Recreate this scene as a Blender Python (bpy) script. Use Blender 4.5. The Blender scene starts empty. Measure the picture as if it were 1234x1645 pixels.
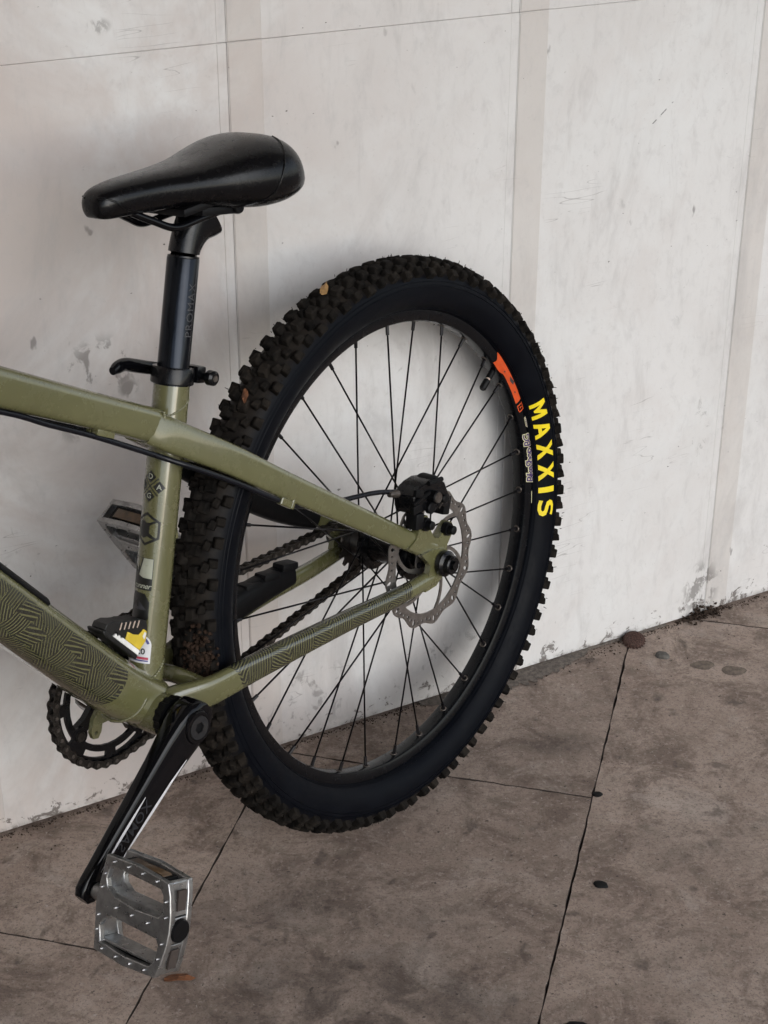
import bpy, bmesh, math, random
from math import sin, cos, pi, radians, atan2, sqrt
from mathutils import Vector, Matrix
from mathutils.geometry import tessellate_polygon
random.seed(7)
scene = bpy.context.scene
COL = scene.collection

# ------------------------------------------------------------------ camera
cam_data = bpy.data.cameras.new('camera'); cam = bpy.data.objects.new('camera', cam_data); COL.objects.link(cam)
cam_data.sensor_fit = 'VERTICAL'; cam_data.sensor_height = 24.0; cam_data.lens = 24.0 * 2667.5 / 1645.0
cam_data.clip_start = 0.02; cam_data.clip_end = 500
cam.location = (0, 0, 1.2217)
cam.rotation_euler = (Matrix.Rotation(radians(90 - 26.38), 3, 'X') @ Matrix.Rotation(radians(0.124), 3, 'Z')).to_euler()
scene.camera = cam
cy = scene.cycles
cy.use_adaptive_sampling = True; cy.adaptive_threshold = 0.03; cy.max_bounces = 5; cy.diffuse_bounces = 3; cy.glossy_bounces = 3; cy.transmission_bounces = 1; cy.volume_bounces = 0; cy.caustics_reflective = False; cy.caustics_refractive = False

# ------------------------------------------------------------------ sky, sun, exposure
SUN_AZ, SUN_EL = radians(-54), radians(27)      # direction towards the sun in the ground plane (from +X), and its height
world = bpy.data.worlds.new('World'); scene.world = world; world.use_nodes = True
wn_ = world.node_tree; wn_.nodes.clear()
sky = wn_.nodes.new('ShaderNodeTexSky'); sky.sky_type = 'NISHITA'; sky.sun_disc = False
sky.sun_elevation = SUN_EL; sky.sun_rotation = pi / 2 - SUN_AZ
sky.air_density = 1.0; sky.dust_density = 0.6; sky.ozone_density = 1.0
hs = wn_.nodes.new('ShaderNodeHueSaturation'); hs.inputs['Saturation'].default_value = 0.48
bgn = wn_.nodes.new('ShaderNodeBackground'); bgn.inputs['Strength'].default_value = 0.13
wo = wn_.nodes.new('ShaderNodeOutputWorld')
wn_.links.new(sky.outputs[0], hs.inputs['Color']); wn_.links.new(hs.outputs[0], bgn.inputs[0]); wn_.links.new(bgn.outputs[0], wo.inputs[0])
sd = bpy.data.lights.new('sun', 'SUN'); sd.energy = 1.0; sd.angle = radians(54); sd.color = (1.0, 0.995, 0.985)
sun = bpy.data.objects.new('sun', sd); COL.objects.link(sun)
sun_dir = Vector((cos(SUN_AZ) * cos(SUN_EL), sin(SUN_AZ) * cos(SUN_EL), sin(SUN_EL)))
sun.rotation_euler = sun_dir.to_track_quat('Z', 'Y').to_euler(); sun.location = sun_dir * 8
vs = scene.view_settings
vs.view_transform = 'Standard'; vs.look = 'None'; vs.gamma = 1.0; vs.use_curve_mapping = False; vs.exposure = 0.72

# ------------------------------------------------------------------ measured geometry of the place
RT = 0.33704                                  # tyre radius over the knobs
CONTACT = Vector((0.0308, 1.67487, 0.0))      # where the rear tyre touches the floor
YAW, LEAN = radians(51.7143), radians(5.2103)
WALL_ANG, WALL_D = radians(29.9158), 1.61028
WT = Vector((cos(WALL_ANG), sin(WALL_ANG), 0)); WN = Vector((-sin(WALL_ANG), cos(WALL_ANG), 0))
TILE_ANG = radians(-14.2328)

# ------------------------------------------------------------------ node helpers
class NT:
    def __init__(s, name):
        s.m = bpy.data.materials.new(name); s.m.use_nodes = True
        s.t = s.m.node_tree; s.t.nodes.clear()
        s.out = s.n('ShaderNodeOutputMaterial'); s.b = s.n('ShaderNodeBsdfPrincipled')
        s.l(s.b.outputs[0], s.out.inputs['Surface'])
    def n(s, typ, **kw):
        nd = s.t.nodes.new(typ)
        for k, v in kw.items(): setattr(nd, k, v)
        return nd
    def l(s, a, b): s.t.links.new(a, b)
    def set(s, inp, v):
        if hasattr(v, 'default_value') and hasattr(v, 'links'): s.l(v, inp)
        elif isinstance(v, (tuple, list)) and len(v) == 3 and inp.type == 'RGBA': inp.default_value = (*v, 1)
        else: inp.default_value = v
    def base(s, **kw):
        for k, v in kw.items():
            s.set(s.b.inputs[{'color': 'Base Color', 'rough': 'Roughness', 'metal': 'Metallic', 'coat': 'Coat Weight', 'coat_rough': 'Coat Roughness', 'normal': 'Normal', 'spec': 'Specular IOR Level', 'sheen': 'Sheen Weight'}[k]], v)
    def pos(s): return s.n('ShaderNodeNewGeometry').outputs['Position']
    def obj(s): return s.n('ShaderNodeTexCoord').outputs['Object']
    def uv(s): return s.n('ShaderNodeTexCoord').outputs['UV']
    def mapping(s, v, scale=(1, 1, 1), rot=(0, 0, 0), loc=(0, 0, 0)):
        m = s.n('ShaderNodeMapping'); s.l(v, m.inputs[0]); m.inputs['Scale'].default_value = scale; m.inputs['Rotation'].default_value = rot; m.inputs['Location'].default_value = loc
        return m.outputs[0]
    def noise(s, v, scale, detail=4, rough=.55, dist=0):
        n = s.n('ShaderNodeTexNoise'); s.l(v, n.inputs['Vector']); n.inputs['Scale'].default_value = scale; n.inputs['Detail'].default_value = detail
        n.inputs['Roughness'].default_value = rough; n.inputs['Distortion'].default_value = dist
        return n.outputs['Fac']
    def vor(s, v, scale, feature='F1', rnd=1):
        n = s.n('ShaderNodeTexVoronoi', feature=feature); s.l(v, n.inputs['Vector']); n.inputs['Scale'].default_value = scale; n.inputs['Randomness'].default_value = rnd
        return n
    def math(s, op, a, b=None, c=None, clamp=False):
        n = s.n('ShaderNodeMath', operation=op); n.use_clamp = clamp
        for i, x in enumerate((a, b, c)):
            if x is not None: s.set(n.inputs[i], x)
        return n.outputs[0]
    def ramp(s, v, lo, hi, a=0., b=1.):
        n = s.n('ShaderNodeMapRange'); n.interpolation_type = 'SMOOTHSTEP'
        s.set(n.inputs[0], v); n.inputs[1].default_value = lo; n.inputs[2].default_value = hi; n.inputs[3].default_value = a; n.inputs[4].default_value = b
        return n.outputs[0]
    def mix(s, f, a, b):
        n = s.n('ShaderNodeMix', data_type='RGBA'); s.set(n.inputs[0], f); s.set(n.inputs[6], a); s.set(n.inputs[7], b)
        return n.outputs[2]
    def mul(s, a, b):
        n = s.n('ShaderNodeMix', data_type='RGBA', blend_type='MULTIPLY'); n.inputs[0].default_value = 1; s.set(n.inputs[6], a); s.set(n.inputs[7], b)
        return n.outputs[2]
    def sep(s, v):
        n = s.n('ShaderNodeSeparateXYZ'); s.l(v, n.inputs[0]); return n.outputs
    def comb(s, x, y, z=0.0):
        n = s.n('ShaderNodeCombineXYZ'); s.set(n.inputs[0], x); s.set(n.inputs[1], y); s.set(n.inputs[2], z); return n.outputs[0]
    def bump(s, h, strength=.3, dist=.001, normal=None):
        n = s.n('ShaderNodeBump'); n.inputs['Strength'].default_value = strength; n.inputs['Distance'].default_value = dist; s.l(h, n.inputs['Height'])
        if normal is not None: s.l(normal, n.inputs['Normal'])
        return n.outputs[0]

# ------------------------------------------------------------------ materials
def simple(name, color, rough=.5, metal=0., coat=0., var=.12, nscale=60, bump=0., dust=0., dustcol=(.16, .13, .11), spec=None):
    t = NT(name); p = t.obj()
    n = t.noise(p, nscale, 5, .6)
    dk = tuple(c * (1 - var) for c in color); lt = tuple(min(1, c * (1 + var)) for c in color)
    c = t.mix(t.ramp(n, .3, .7), dk, lt)
    if dust:
        d = t.noise(p, nscale * .35, 6, .65)
        c = t.mix(t.ramp(d, .5, .8, 0, dust), c, dustcol)
    t.base(color=c, rough=t.ramp(t.noise(p, nscale * 2.2, 4), .25, .75, max(.03, rough - .04), rough + .05), metal=metal, coat=coat)
    if spec is not None: t.base(spec=spec)
    if bump: t.base(normal=t.bump(t.noise(p, nscale * 6, 3), bump, .0004))
    return t.m

def olive(name, pattern=None):
    t = NT(name); p = t.obj()
    base = t.mix(t.ramp(t.noise(p, 9, 3), .3, .7), (.099, .096, .041), (.118, .115, .052))
    # fine scratches and brown road dust
    dust = t.ramp(t.noise(p, 22, 7, .7), .56, .80, 0, .22)
    col = t.mix(dust, base, (.090, .076, .048))
    chips = t.ramp(t.noise(p, 240, 2), .77, .79, 0, .8)
    col = t.mix(chips, col, (.42, .40, .32))
    if pattern == 'zigzag':       # printed herringbone on the stay
        u, v, _ = t.sep(t.uv())
        cell = t.math('PINGPONG', t.math('ADD', u, t.math('MULTIPLY', v, .45)), .031)
        co = t.math('ADD', t.math('MULTIPLY', cell, .62), t.math('MULTIPLY', v, .98))
        co2 = t.math('SUBTRACT', t.math('MULTIPLY', v, .25), t.math('MULTIPLY', u, 1.0))
        pick = t.math('GREATER_THAN', t.math('PINGPONG', t.math('ADD', u, t.math('MULTIPLY', v, -.5)), .029), .0155)
        sel = t.math('ADD', t.math('MULTIPLY', co, pick), t.math('MULTIPLY', co2, t.math('SUBTRACT', 1.0, pick)))
        st = t.math('PINGPONG', sel, .00165)
        line = t.ramp(st, .00050, .00072)
        inn = t.math('MULTIPLY', t.math('GREATER_THAN', t.math('ADD', u, t.math('MULTIPLY', v, .4)), .090), t.math('LESS_THAN', t.math('ADD', u, t.math('MULTIPLY', v, -.3)), .345))
        col = t.mix(t.math('MULTIPLY', line, inn), col, (.018, .018, .012))
    if pattern == 'maze':         # printed maze of parallel lines on the down tube
        u, v, _ = t.sep(t.uv())
        q = .0135
        a = t.math('ADD', u, t.math('MULTIPLY', v, .55)); b = v
        ia = t.math('FLOOR', t.math('DIVIDE', a, q * 1.7)); ib = t.math('FLOOR', t.math('DIVIDE', b, q * 1.25))
        k = t.math('MODULO', t.math('ADD', t.math('ADD', ia, t.math('MULTIPLY', ib, 2.0)), 300.0), 3.0)
        def stripe(ang, off=0.):
            c = t.math('ADD', t.math('MULTIPLY', u, cos(ang)), t.math('MULTIPLY', v, sin(ang)))
            return t.ramp(t.math('PINGPONG', t.math('ADD', c, off), .00155), .00042, .00062)
        s0, s1, s2 = stripe(radians(78)), stripe(radians(18)), stripe(radians(-38))
        is0 = t.math('LESS_THAN', k, .5); is2 = t.math('GREATER_THAN', k, 1.5)
        is1 = t.math('SUBTRACT', 1.0, t.math('ADD', is0, is2))
        ln = t.math('ADD', t.math('ADD', t.math('MULTIPLY', s0, is0), t.math('MULTIPLY', s1, is1)), t.math('MULTIPLY', s2, is2))
        inn = t.math('MULTIPLY', t.math('GREATER_THAN', v, -.040), t.math('LESS_THAN', v, .0135))
        inn = t.math('MULTIPLY', inn, t.math('GREATER_THAN', t.math('ADD', u, t.math('MULTIPLY', t.math('MULTIPLY', v, v), -14.0)), .066))
        inn = t.math('MULTIPLY', inn, t.math('LESS_THAN', u, .34))
        col = t.mix(t.math('MULTIPLY', ln, inn), col, (.018, .018, .012))
    t.base(color=col, rough=t.ramp(t.noise(p, 40, 5, .7), .3, .75, .20, .34), coat=1.0, coat_rough=.03)
    t.base(normal=t.bump(t.noise(p, 700, 2), .05, .0003))
    return t.m

def m_sidewall():
    t = NT('tyre_rubber'); p = t.obj(); x, y, z = t.sep(p)
    r = t.math('SQRT', t.math('ADD', t.math('MULTIPLY', x, x), t.math('MULTIPLY', z, z)))
    a = t.math('ARCTAN2', x, z)
    n = t.noise(p, 34, 6, .7)
    col = t.mix(t.ramp(n, .35, .75), (.0013, .0019, .0038), (.0028, .0036, .0060))
    sc = t.noise(t.mapping(p, (1, 1, 1)), 110, 6, .8, 2.5)
    col = t.mix(t.math('MULTIPLY', t.ramp(sc, .62, .72, 0, .5), t.ramp(t.noise(p, 14, 3), .45, .65)), col, (.075, .064, .055))
    dirt = t.math('MULTIPLY', t.ramp(r, .312, .322), t.ramp(t.noise(p, 40, 6, .7), .25, .65, .3, 1))
    col = t.mix(t.math('MULTIPLY', dirt, .9), col, (.022, .018, .0145))
    sw = t.noise(t.comb(t.math('MULTIPLY', a, 9.), t.math('MULTIPLY', r, 160.), y), 2.2, 5, .7, .6)
    col = t.mix(t.ramp(sw, .54, .74, 0, .40), col, (.012, .0118, .0128))
    thread = t.math('PINGPONG', t.math('ADD', t.math('MULTIPLY', a, .3), t.math('MULTIPLY', r, .6)), .0006)
    h = t.math('ADD', t.math('MULTIPLY', t.noise(p, 420, 3), .5), t.math('MULTIPLY', thread, 300.))
    t.base(color=col, rough=t.ramp(n, .3, .7, .40, .58), normal=t.bump(h, .10, .0004), spec=.09)
    return t.m
def m_knob():
    t = NT('tread_rubber'); p = t.obj(); g = t.pos()
    rnd = t.n('ShaderNodeObjectInfo').outputs['Random']
    n = t.noise(g, 60, 6, .7)
    n2 = t.noise(g, 9, 4, .6)
    col = t.mix(t.ramp(n, .3, .72), (.0042, .0038, .0036), (.0165, .0140, .0118))
    col = t.mix(t.math('MULTIPLY', t.ramp(n2, .45, .62), t.ramp(n, .42, .62, .0, .28)), col, (.042, .032, .024))
    col = t.mix(t.ramp(rnd, .55, 1., 0, .35), col, (.024, .020, .0165))
    t.base(color=col, rough=.85, normal=t.bump(t.noise(g, 500, 4, .7), .7, .0010), spec=.08)
    return t.m
def m_wall(name, c1, c2, warm):
    t = NT(name); p = t.pos()
    mp = t.n('ShaderNodeMapping'); t.l(p, mp.inputs[0]); mp.inputs['Rotation'].default_value = (0, 0, -WALL_ANG)
    w = mp.outputs[0]; x, y, z = t.sep(w)
    big = t.noise(w, 2.3, 5, .6, .4)
    mid = t.noise(w, 11, 5, .68, .3)
    col = t.mix(t.ramp(big, .3, .7), c1, c2)
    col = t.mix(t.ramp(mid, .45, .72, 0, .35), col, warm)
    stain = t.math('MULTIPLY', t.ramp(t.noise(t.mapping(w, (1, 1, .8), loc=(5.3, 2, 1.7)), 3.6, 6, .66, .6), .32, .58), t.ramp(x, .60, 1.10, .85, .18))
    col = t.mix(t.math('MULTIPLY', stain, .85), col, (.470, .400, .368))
    # trowelled / rubbed grey clouds and streaks
    cloud = t.noise(t.mapping(w, (1, 1, .45), loc=(3, 1, 2)), 6.5, 6, .74, .8)
    col = t.mix(t.ramp(cloud, .50, .72, 0, .42), col, (.38, .362, .355))
    brush = t.noise(t.mapping(w, (1, 1, .25), rot=(0, .5, 0)), 30, 4, .75, .5)
    col = t.mix(t.ramp(brush, .52, .74, 0, .34), col, (.42, .40, .392))
    blot = t.noise(t.mapping(w, (1, 1, .7), loc=(2, 8, 4)), 62, 4, .72, .4)
    col = t.mix(t.ramp(blot, .50, .72, 0, .26), col, (.44, .425, .42))
    fine = t.noise(w, 160, 4, .7)
    col = t.mix(t.ramp(fine, .60, .72, 0, .20), col, (.40, .37, .35))
    # flecks and little scuffs
    sm = t.noise(t.mapping(w, (1, 1, .55), rot=(0, .7, 0)), 38, 3, .5)
    smm = t.math('MULTIPLY', t.ramp(sm, .70, .745), t.ramp(t.noise(w, 3.3, 3), .50, .62))
    col = t.mix(t.math('MULTIPLY', smm, .62), col, (.13, .115, .11))
    fl = t.noise(t.mapping(w, (1, 1, 1.6), loc=(7, 3, 5)), 120, 2, .5)
    col = t.mix(t.math('MULTIPLY', t.ramp(fl, .755, .785), t.ramp(t.noise(w, 5, 2), .45, .6, .15, 1)), col, (.10, .085, .08))
    # thin scratch lines
    s1 = t.noise(t.mapping(w, (1.0, 1, 9), rot=(0, -.65, 0)), 5.5, 2, .5, .2)
    s1 = t.math('MULTIPLY', t.ramp(t.math('ABSOLUTE', t.math('SUBTRACT', s1, .5)), .0, .006, 1, 0), t.ramp(t.noise(w, 7, 3), .60, .66))
    col = t.mix(t.math('MULTIPLY', s1, .5), col, (.18, .16, .16))
    nn = t.noise(t.mapping(w, (1, 1, .75), rot=(0, .4, 0)), 55, 5, .62, .5); tot = None
    for (a, zc, rx, rz, sc_, thr, st) in ((.575, .560, .060, .045, 52, .53, .60), (.602, .532, .014, .014, 60, .45, .6), (.537, .497, .022, .020, 70, .50, .40), (.462, .365, .050, .045, 46, .57, .30), (.985, .492, .075, .040, 34, .58, .30), (.900, .325, .060, .035, 60, .58, .35), (.598, .920, .016, .010, 60, .42, .45), (1.40, .50, .05, .05, 60, .60, .30), (1.44, .30, .05, .09, 60, .60, .35), (.97, .25, .10, .05, 60, .61, .35), (.81, .06, .09, .07, 60, .55, .45), (1.46, .045, .040, .055, 75, .50, .65), (1.06, .05, .16, .05, 55, .58, .45)):
        dx = t.math('DIVIDE', t.math('SUBTRACT', x, a), rx); dz = t.math('DIVIDE', t.math('SUBTRACT', z, zc), rz)
        ds = t.math('SQRT', t.math('ADD', t.math('MULTIPLY', dx, dx), t.math('MULTIPLY', dz, dz)))
        mk = t.math('MULTIPLY', t.ramp(ds, .45, 1.0, 1, 0), t.ramp(nn, thr, thr + .09))
        mk = t.math('MULTIPLY', mk, st); tot = mk if tot is None else t.math('MAXIMUM', tot, mk)
    col = t.mix(tot, col, (.11, .097, .090))
    # long broken scratch
    q1 = t.math('ABSOLUTE', t.math('SUBTRACT', t.math('SUBTRACT', z, .735), t.math('MULTIPLY', t.math('SUBTRACT', x, 1.300), .80)))
    br = t.math('MULTIPLY', t.math('MULTIPLY', t.math('GREATER_THAN', x, 1.300), t.math('LESS_THAN', x, 1.405)), t.ramp(t.noise(w, 130, 2), .48, .52))
    br = t.math('MULTIPLY', br, t.ramp(t.noise(w, 14, 1), .42, .46))
    col = t.mix(t.math('MULTIPLY', t.math('MULTIPLY', t.ramp(q1, .0007, .0014, 1, 0), br), .75), col, (.10, .10, .10))
    # splashed grime where the wall meets the floor
    low = t.ramp(z, .0, .085, 1, 0)
    g = t.noise(w, 48, 6, .7, .6)
    gm = t.ramp(t.math('ADD', g, t.math('MULTIPLY', low, .22)), .76, .82)
    col = t.mix(t.math('MULTIPLY', gm, t.math('MULTIPLY', t.ramp(z, .03, .16, 1, .0), .8)), col, (.085, .068, .058))
    edge = t.math('MULTIPLY', t.ramp(z, .003, .013, 1, 0), t.ramp(g, .40, .65))
    col = t.mix(t.math('MULTIPLY', edge, .75), col, (.12, .10, .088))
    h = t.noise(w, 90, 4, .65)
    t.base(color=col, rough=t.ramp(mid, .3, .7, .62, .8), normal=t.bump(h, .16, .0012), spec=.35)
    return t.m
def m_floor():
    t = NT('stained_concrete'); p = t.pos()
    rnd = t.n('ShaderNodeObjectInfo').outputs['Random']
    ofs = t.n('ShaderNodeVectorMath', operation='ADD'); t.l(p, ofs.inputs[0]); t.l(t.comb(t.math('MULTIPLY', rnd, 3.), t.math('MULTIPLY', rnd, 7.)), ofs.inputs[1])
    q = ofs.outputs[0]
    big = t.noise(p, 2.6, 6, .62, .5)
    col = t.mix(t.ramp(big, .32, .68), (.262, .198, .162), (.385, .305, .255))
    md = t.noise(q, 12, 6, .76, .6)
    sl = t.ramp(rnd, 0, 1, .82, 1.12); col = t.mul(col, t.comb(sl, sl, sl))
    col = t.mix(t.ramp(md, .45, .64, 0, .75), col, (.125, .090, .073))
    m2 = t.noise(t.mapping(q, loc=(3, 3, 3)), 55, 5, .75, .5)
    col = t.mix(t.ramp(m2, .50, .64, 0, .40), col, (.130, .095, .077))
    lt = t.noise(t.mapping(q, loc=(4, 9, 1)), 9, 6, .7, .4)
    col = t.mix(t.ramp(lt, .53, .66, 0, .45), col, (.43, .365, .320))
    fine = t.noise(p, 190, 4, .78)
    col = t.mix(t.ramp(fine, .50, .64, 0, .45), col, (.095, .070, .057))
    tint = t.noise(t.mapping(p, loc=(6, 1, 0)), 34, 4, .7, .3)
    col = t.mix(t.ramp(tint, .48, .68, 0, .30), col, (.165, .140, .108))
    fine2 = t.noise(t.mapping(p, loc=(2, 5, 0)), 130, 4, .72)
    col = t.mix(t.ramp(fine2, .54, .66, 0, .48), col, (.40, .335, .292))
    # trodden-in dark marks
    bl = t.noise(t.mapping(q, loc=(1, 2, 3)), 21, 4, .55, .3)
    col = t.mix(t.math('MULTIPLY', t.ramp(bl, .62, .71), .60), col, (.060, .046, .040))
    sp = t.noise(t.mapping(q, loc=(8, 2, 3)), 120, 3, .6)
    col = t.mix(t.math('MULTIPLY', t.ramp(sp, .66, .70), .75), col, (.045, .036, .032))
    col = t.mix(t.math('MULTIPLY', t.ramp(sp, .33, .29), .55), col, (.46, .40, .36))
    pit = t.noise(t.mapping(p, loc=(1, 7, 2)), 420, 2, .5)
    col = t.mix(t.ramp(pit, .58, .70, 0, .55), col, (.070, .053, .045))
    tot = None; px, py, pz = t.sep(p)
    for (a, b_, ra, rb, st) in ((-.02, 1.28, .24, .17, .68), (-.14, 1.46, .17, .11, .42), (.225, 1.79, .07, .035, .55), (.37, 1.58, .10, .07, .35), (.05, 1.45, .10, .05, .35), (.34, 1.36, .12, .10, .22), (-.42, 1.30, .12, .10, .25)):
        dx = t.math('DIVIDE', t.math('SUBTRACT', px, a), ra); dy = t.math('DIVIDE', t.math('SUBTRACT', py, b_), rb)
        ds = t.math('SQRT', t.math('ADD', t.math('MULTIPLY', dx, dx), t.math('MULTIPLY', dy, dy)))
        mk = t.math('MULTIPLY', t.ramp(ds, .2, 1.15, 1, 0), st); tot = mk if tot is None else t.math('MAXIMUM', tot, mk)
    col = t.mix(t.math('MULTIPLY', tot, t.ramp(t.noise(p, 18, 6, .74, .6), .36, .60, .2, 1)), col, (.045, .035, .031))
    # drip rings
    v = t.vor(t.mapping(q, loc=(.3, .7, 0)), 9.0)
    dd = v.outputs['Distance']; rr = t.sep(v.outputs['Color'])[0]
    ring = t.math('MULTIPLY', t.ramp(t.math('ABSOLUTE', t.math('SUBTRACT', dd, .13)), .0, .018, 1, 0), t.math('GREATER_THAN', rr, .72))
    col = t.mix(t.math('MULTIPLY', t.math('MULTIPLY', ring, t.ramp(md, .35, .6)), .4), col, (.085, .068, .058))
    h = t.noise(p, 120, 4, .75)
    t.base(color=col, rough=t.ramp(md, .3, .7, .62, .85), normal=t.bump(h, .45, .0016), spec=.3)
    return t.m
def m_plain(name, color, rough=.8): 
    t = NT(name); t.base(color=color, rough=rough); return t.m

M = {}
M['olive'] = olive('olive_paint'); M['olive_zig'] = olive('olive_paint_herringbone_print', 'zigzag'); M['olive_maze'] = olive('olive_paint_maze_print', 'maze')
M['side'] = m_sidewall(); M['knob'] = m_knob()
M['rim'] = simple('black_anodised_rim', (.0020, .0024, .0036), .24, .0, .05, .2, 40, dust=.04, dustcol=(.022, .019, .016), spec=.24)
M['blackgloss'] = simple('gloss_black_paint', (.0025, .0025, .0034), .07, 0, 0., .1, 40, dust=.02, spec=.26)
M['blacksatin'] = simple('satin_black_metal', (.0026, .0028, .0036), .24, .0, .05, .15, 60, dust=.03, spec=.30)
M['blackano'] = simple('black_anodised_aluminium', (.015, .0175, .0225), .17, .8, .0, .1, 50)
M['blackmatt'] = simple('matt_black_plastic', (.0022, .0022, .0028), .5, 0, 0, .2, 60, bump=.1, dust=.05, dustcol=(.05, .042, .036), spec=.2)
M['leather'] = simple('black_saddle_vinyl', (.0018, .0018, .0025), .25, 0, 0, .08, 60, bump=.12, spec=.32)
M['hose'] = simple('black_hose', (.0045, .005, .008), .3, 0, 0, .1, 80, spec=.3)
M['spoke'] = simple('black_steel_spoke', (.006, .005, .006), .35, .2, 0, .1, 80, spec=.3)
M['brass'] = simple('worn_grey_steel', (.10, .085, .075), .45, .7, 0, .3, 300, dust=.3)
M['steel'] = simple('brushed_stainless_steel', (.33, .315, .30), .32, .95, 0, .18, 120, dust=.25, dustcol=(.12, .09, .07))
M['chain'] = simple('oily_dark_chain_steel', (.040, .035, .031), .38, .7, 0, .35, 300, dust=.35, dustcol=(.055, .042, .033))
M['alu'] = simple('worn_cast_aluminium', (.36, .355, .35), .30, .88, 0, .22, 90, bump=.10, dust=.25, dustcol=(.15, .14, .13))
M['alubright'] = simple('polished_aluminium', (.62, .62, .63), .22, .95, 0, .12, 90)
M['amber'] = simple('dusty_amber_reflector', (.085, .045, .016), .35, 0, .3, .3, 120, dust=.5, dustcol=(.05, .038, .028))
M['yellowprint'] = simple('yellow_print', (.80, .62, .010), .5, 0, 0, .08, 60)
M['orangeprint'] = simple('orange_red_sticker', (.60, .075, .014), .38, 0, .2, .12, 80)
M['creamprint'] = simple('cream_sticker', (.66, .62, .38), .45, 0, 0, .06, 80)
M['purpleprint'] = simple('purple_print', (.045, .015, .11), .5, 0, 0, .1, 80)
M['blackprint'] = simple('black_print', (.010, .010, .009), .35, 0, 0, .1, 80)
M['greyprint'] = simple('grey_print', (.036, .036, .040), .45, 0, 0, .1, 80)
M['faintprint'] = simple('faint_grey_print', (.0135, .0145, .018), .4, 0, 0, .1, 80)
M['silverprint'] = simple('pale_silver_sticker', (.34, .35, .28), .3, 0, .3, .1, 80)
M['whiteprint'] = simple('white_sticker', (.62, .62, .64), .4, 0, 0, .05, 80)
M['redprint'] = simple('red_print', (.40, .05, .09), .5)
M['boltgrey'] = simple('dark_grey_bolt_steel', (.028, .028, .030), .4, .5, 0, .2, 200, dust=.2)
M['highlightpaint'] = simple('painted_silver_highlight', (.72, .72, .74), .22, .25, .3, .08, 80)  # pale colour of the highlights painted on the crank
M['blueprint'] = simple('blue_print', (.06, .06, .22), .5)
M['mud'] = simple('caked_mud', (.028, .0175, .0125), .95, 0, 0, .5, 160, bump=.6, spec=.1)
M['leaf'] = simple('dry_leaf', (.30, .17, .06), .7, 0, 0, .3, 200)
M['leafdark'] = simple('rotting_leaf', (.13, .048, .018), .75, 0, 0, .35, 200)
M['rust'] = simple('rusty_cap_steel', (.060, .034, .028), .75, .1, 0, .6, 500, bump=.6, dust=.5, dustcol=(.10, .075, .06), spec=.2)
M['stone'] = simple('grey_pebble', (.085, .078, .070), .8, 0, 0, .3, 200, bump=.4)
M['gum'] = simple('flattened_gum', (.009, .009, .009), .7, 0, 0, .3, 200, bump=.5, spec=.15)
M['gumpale'] = simple('old_pale_gum', (.150, .121, .099), .85, 0, 0, .3, 120, bump=.5, spec=.2)
M['debris'] = simple('dead_leaf_litter', (.045, .032, .025), .9, 0, 0, .6, 300, spec=.1)
M['shoeblack'] = simple('black_toy_plastic', (.008, .008, .008), .4); M['shoewhite'] = simple('white_toy_plastic', (.72, .71, .68), .5)
M['shoeyellow'] = simple('yellow_toy_plastic', (.60, .44, .035), .5); M['lace'] = simple('beige_lace', (.42, .33, .27), .7)
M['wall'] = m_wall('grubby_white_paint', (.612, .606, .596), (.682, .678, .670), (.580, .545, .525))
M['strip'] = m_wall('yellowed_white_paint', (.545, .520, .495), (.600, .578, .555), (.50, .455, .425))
M['floor'] = m_floor()
M['gap'] = m_plain('joint_dirt_and_slot_shade', (.042, .031, .026), .95)
M['ground'] = simple('bare_concrete', (.17, .15, .135), .85, 0, 0, .2, 4)
M['ceil'] = simple('added_ceiling_grey', (.40, .39, .375), .8, 0, 0, .1, 6)

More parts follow.
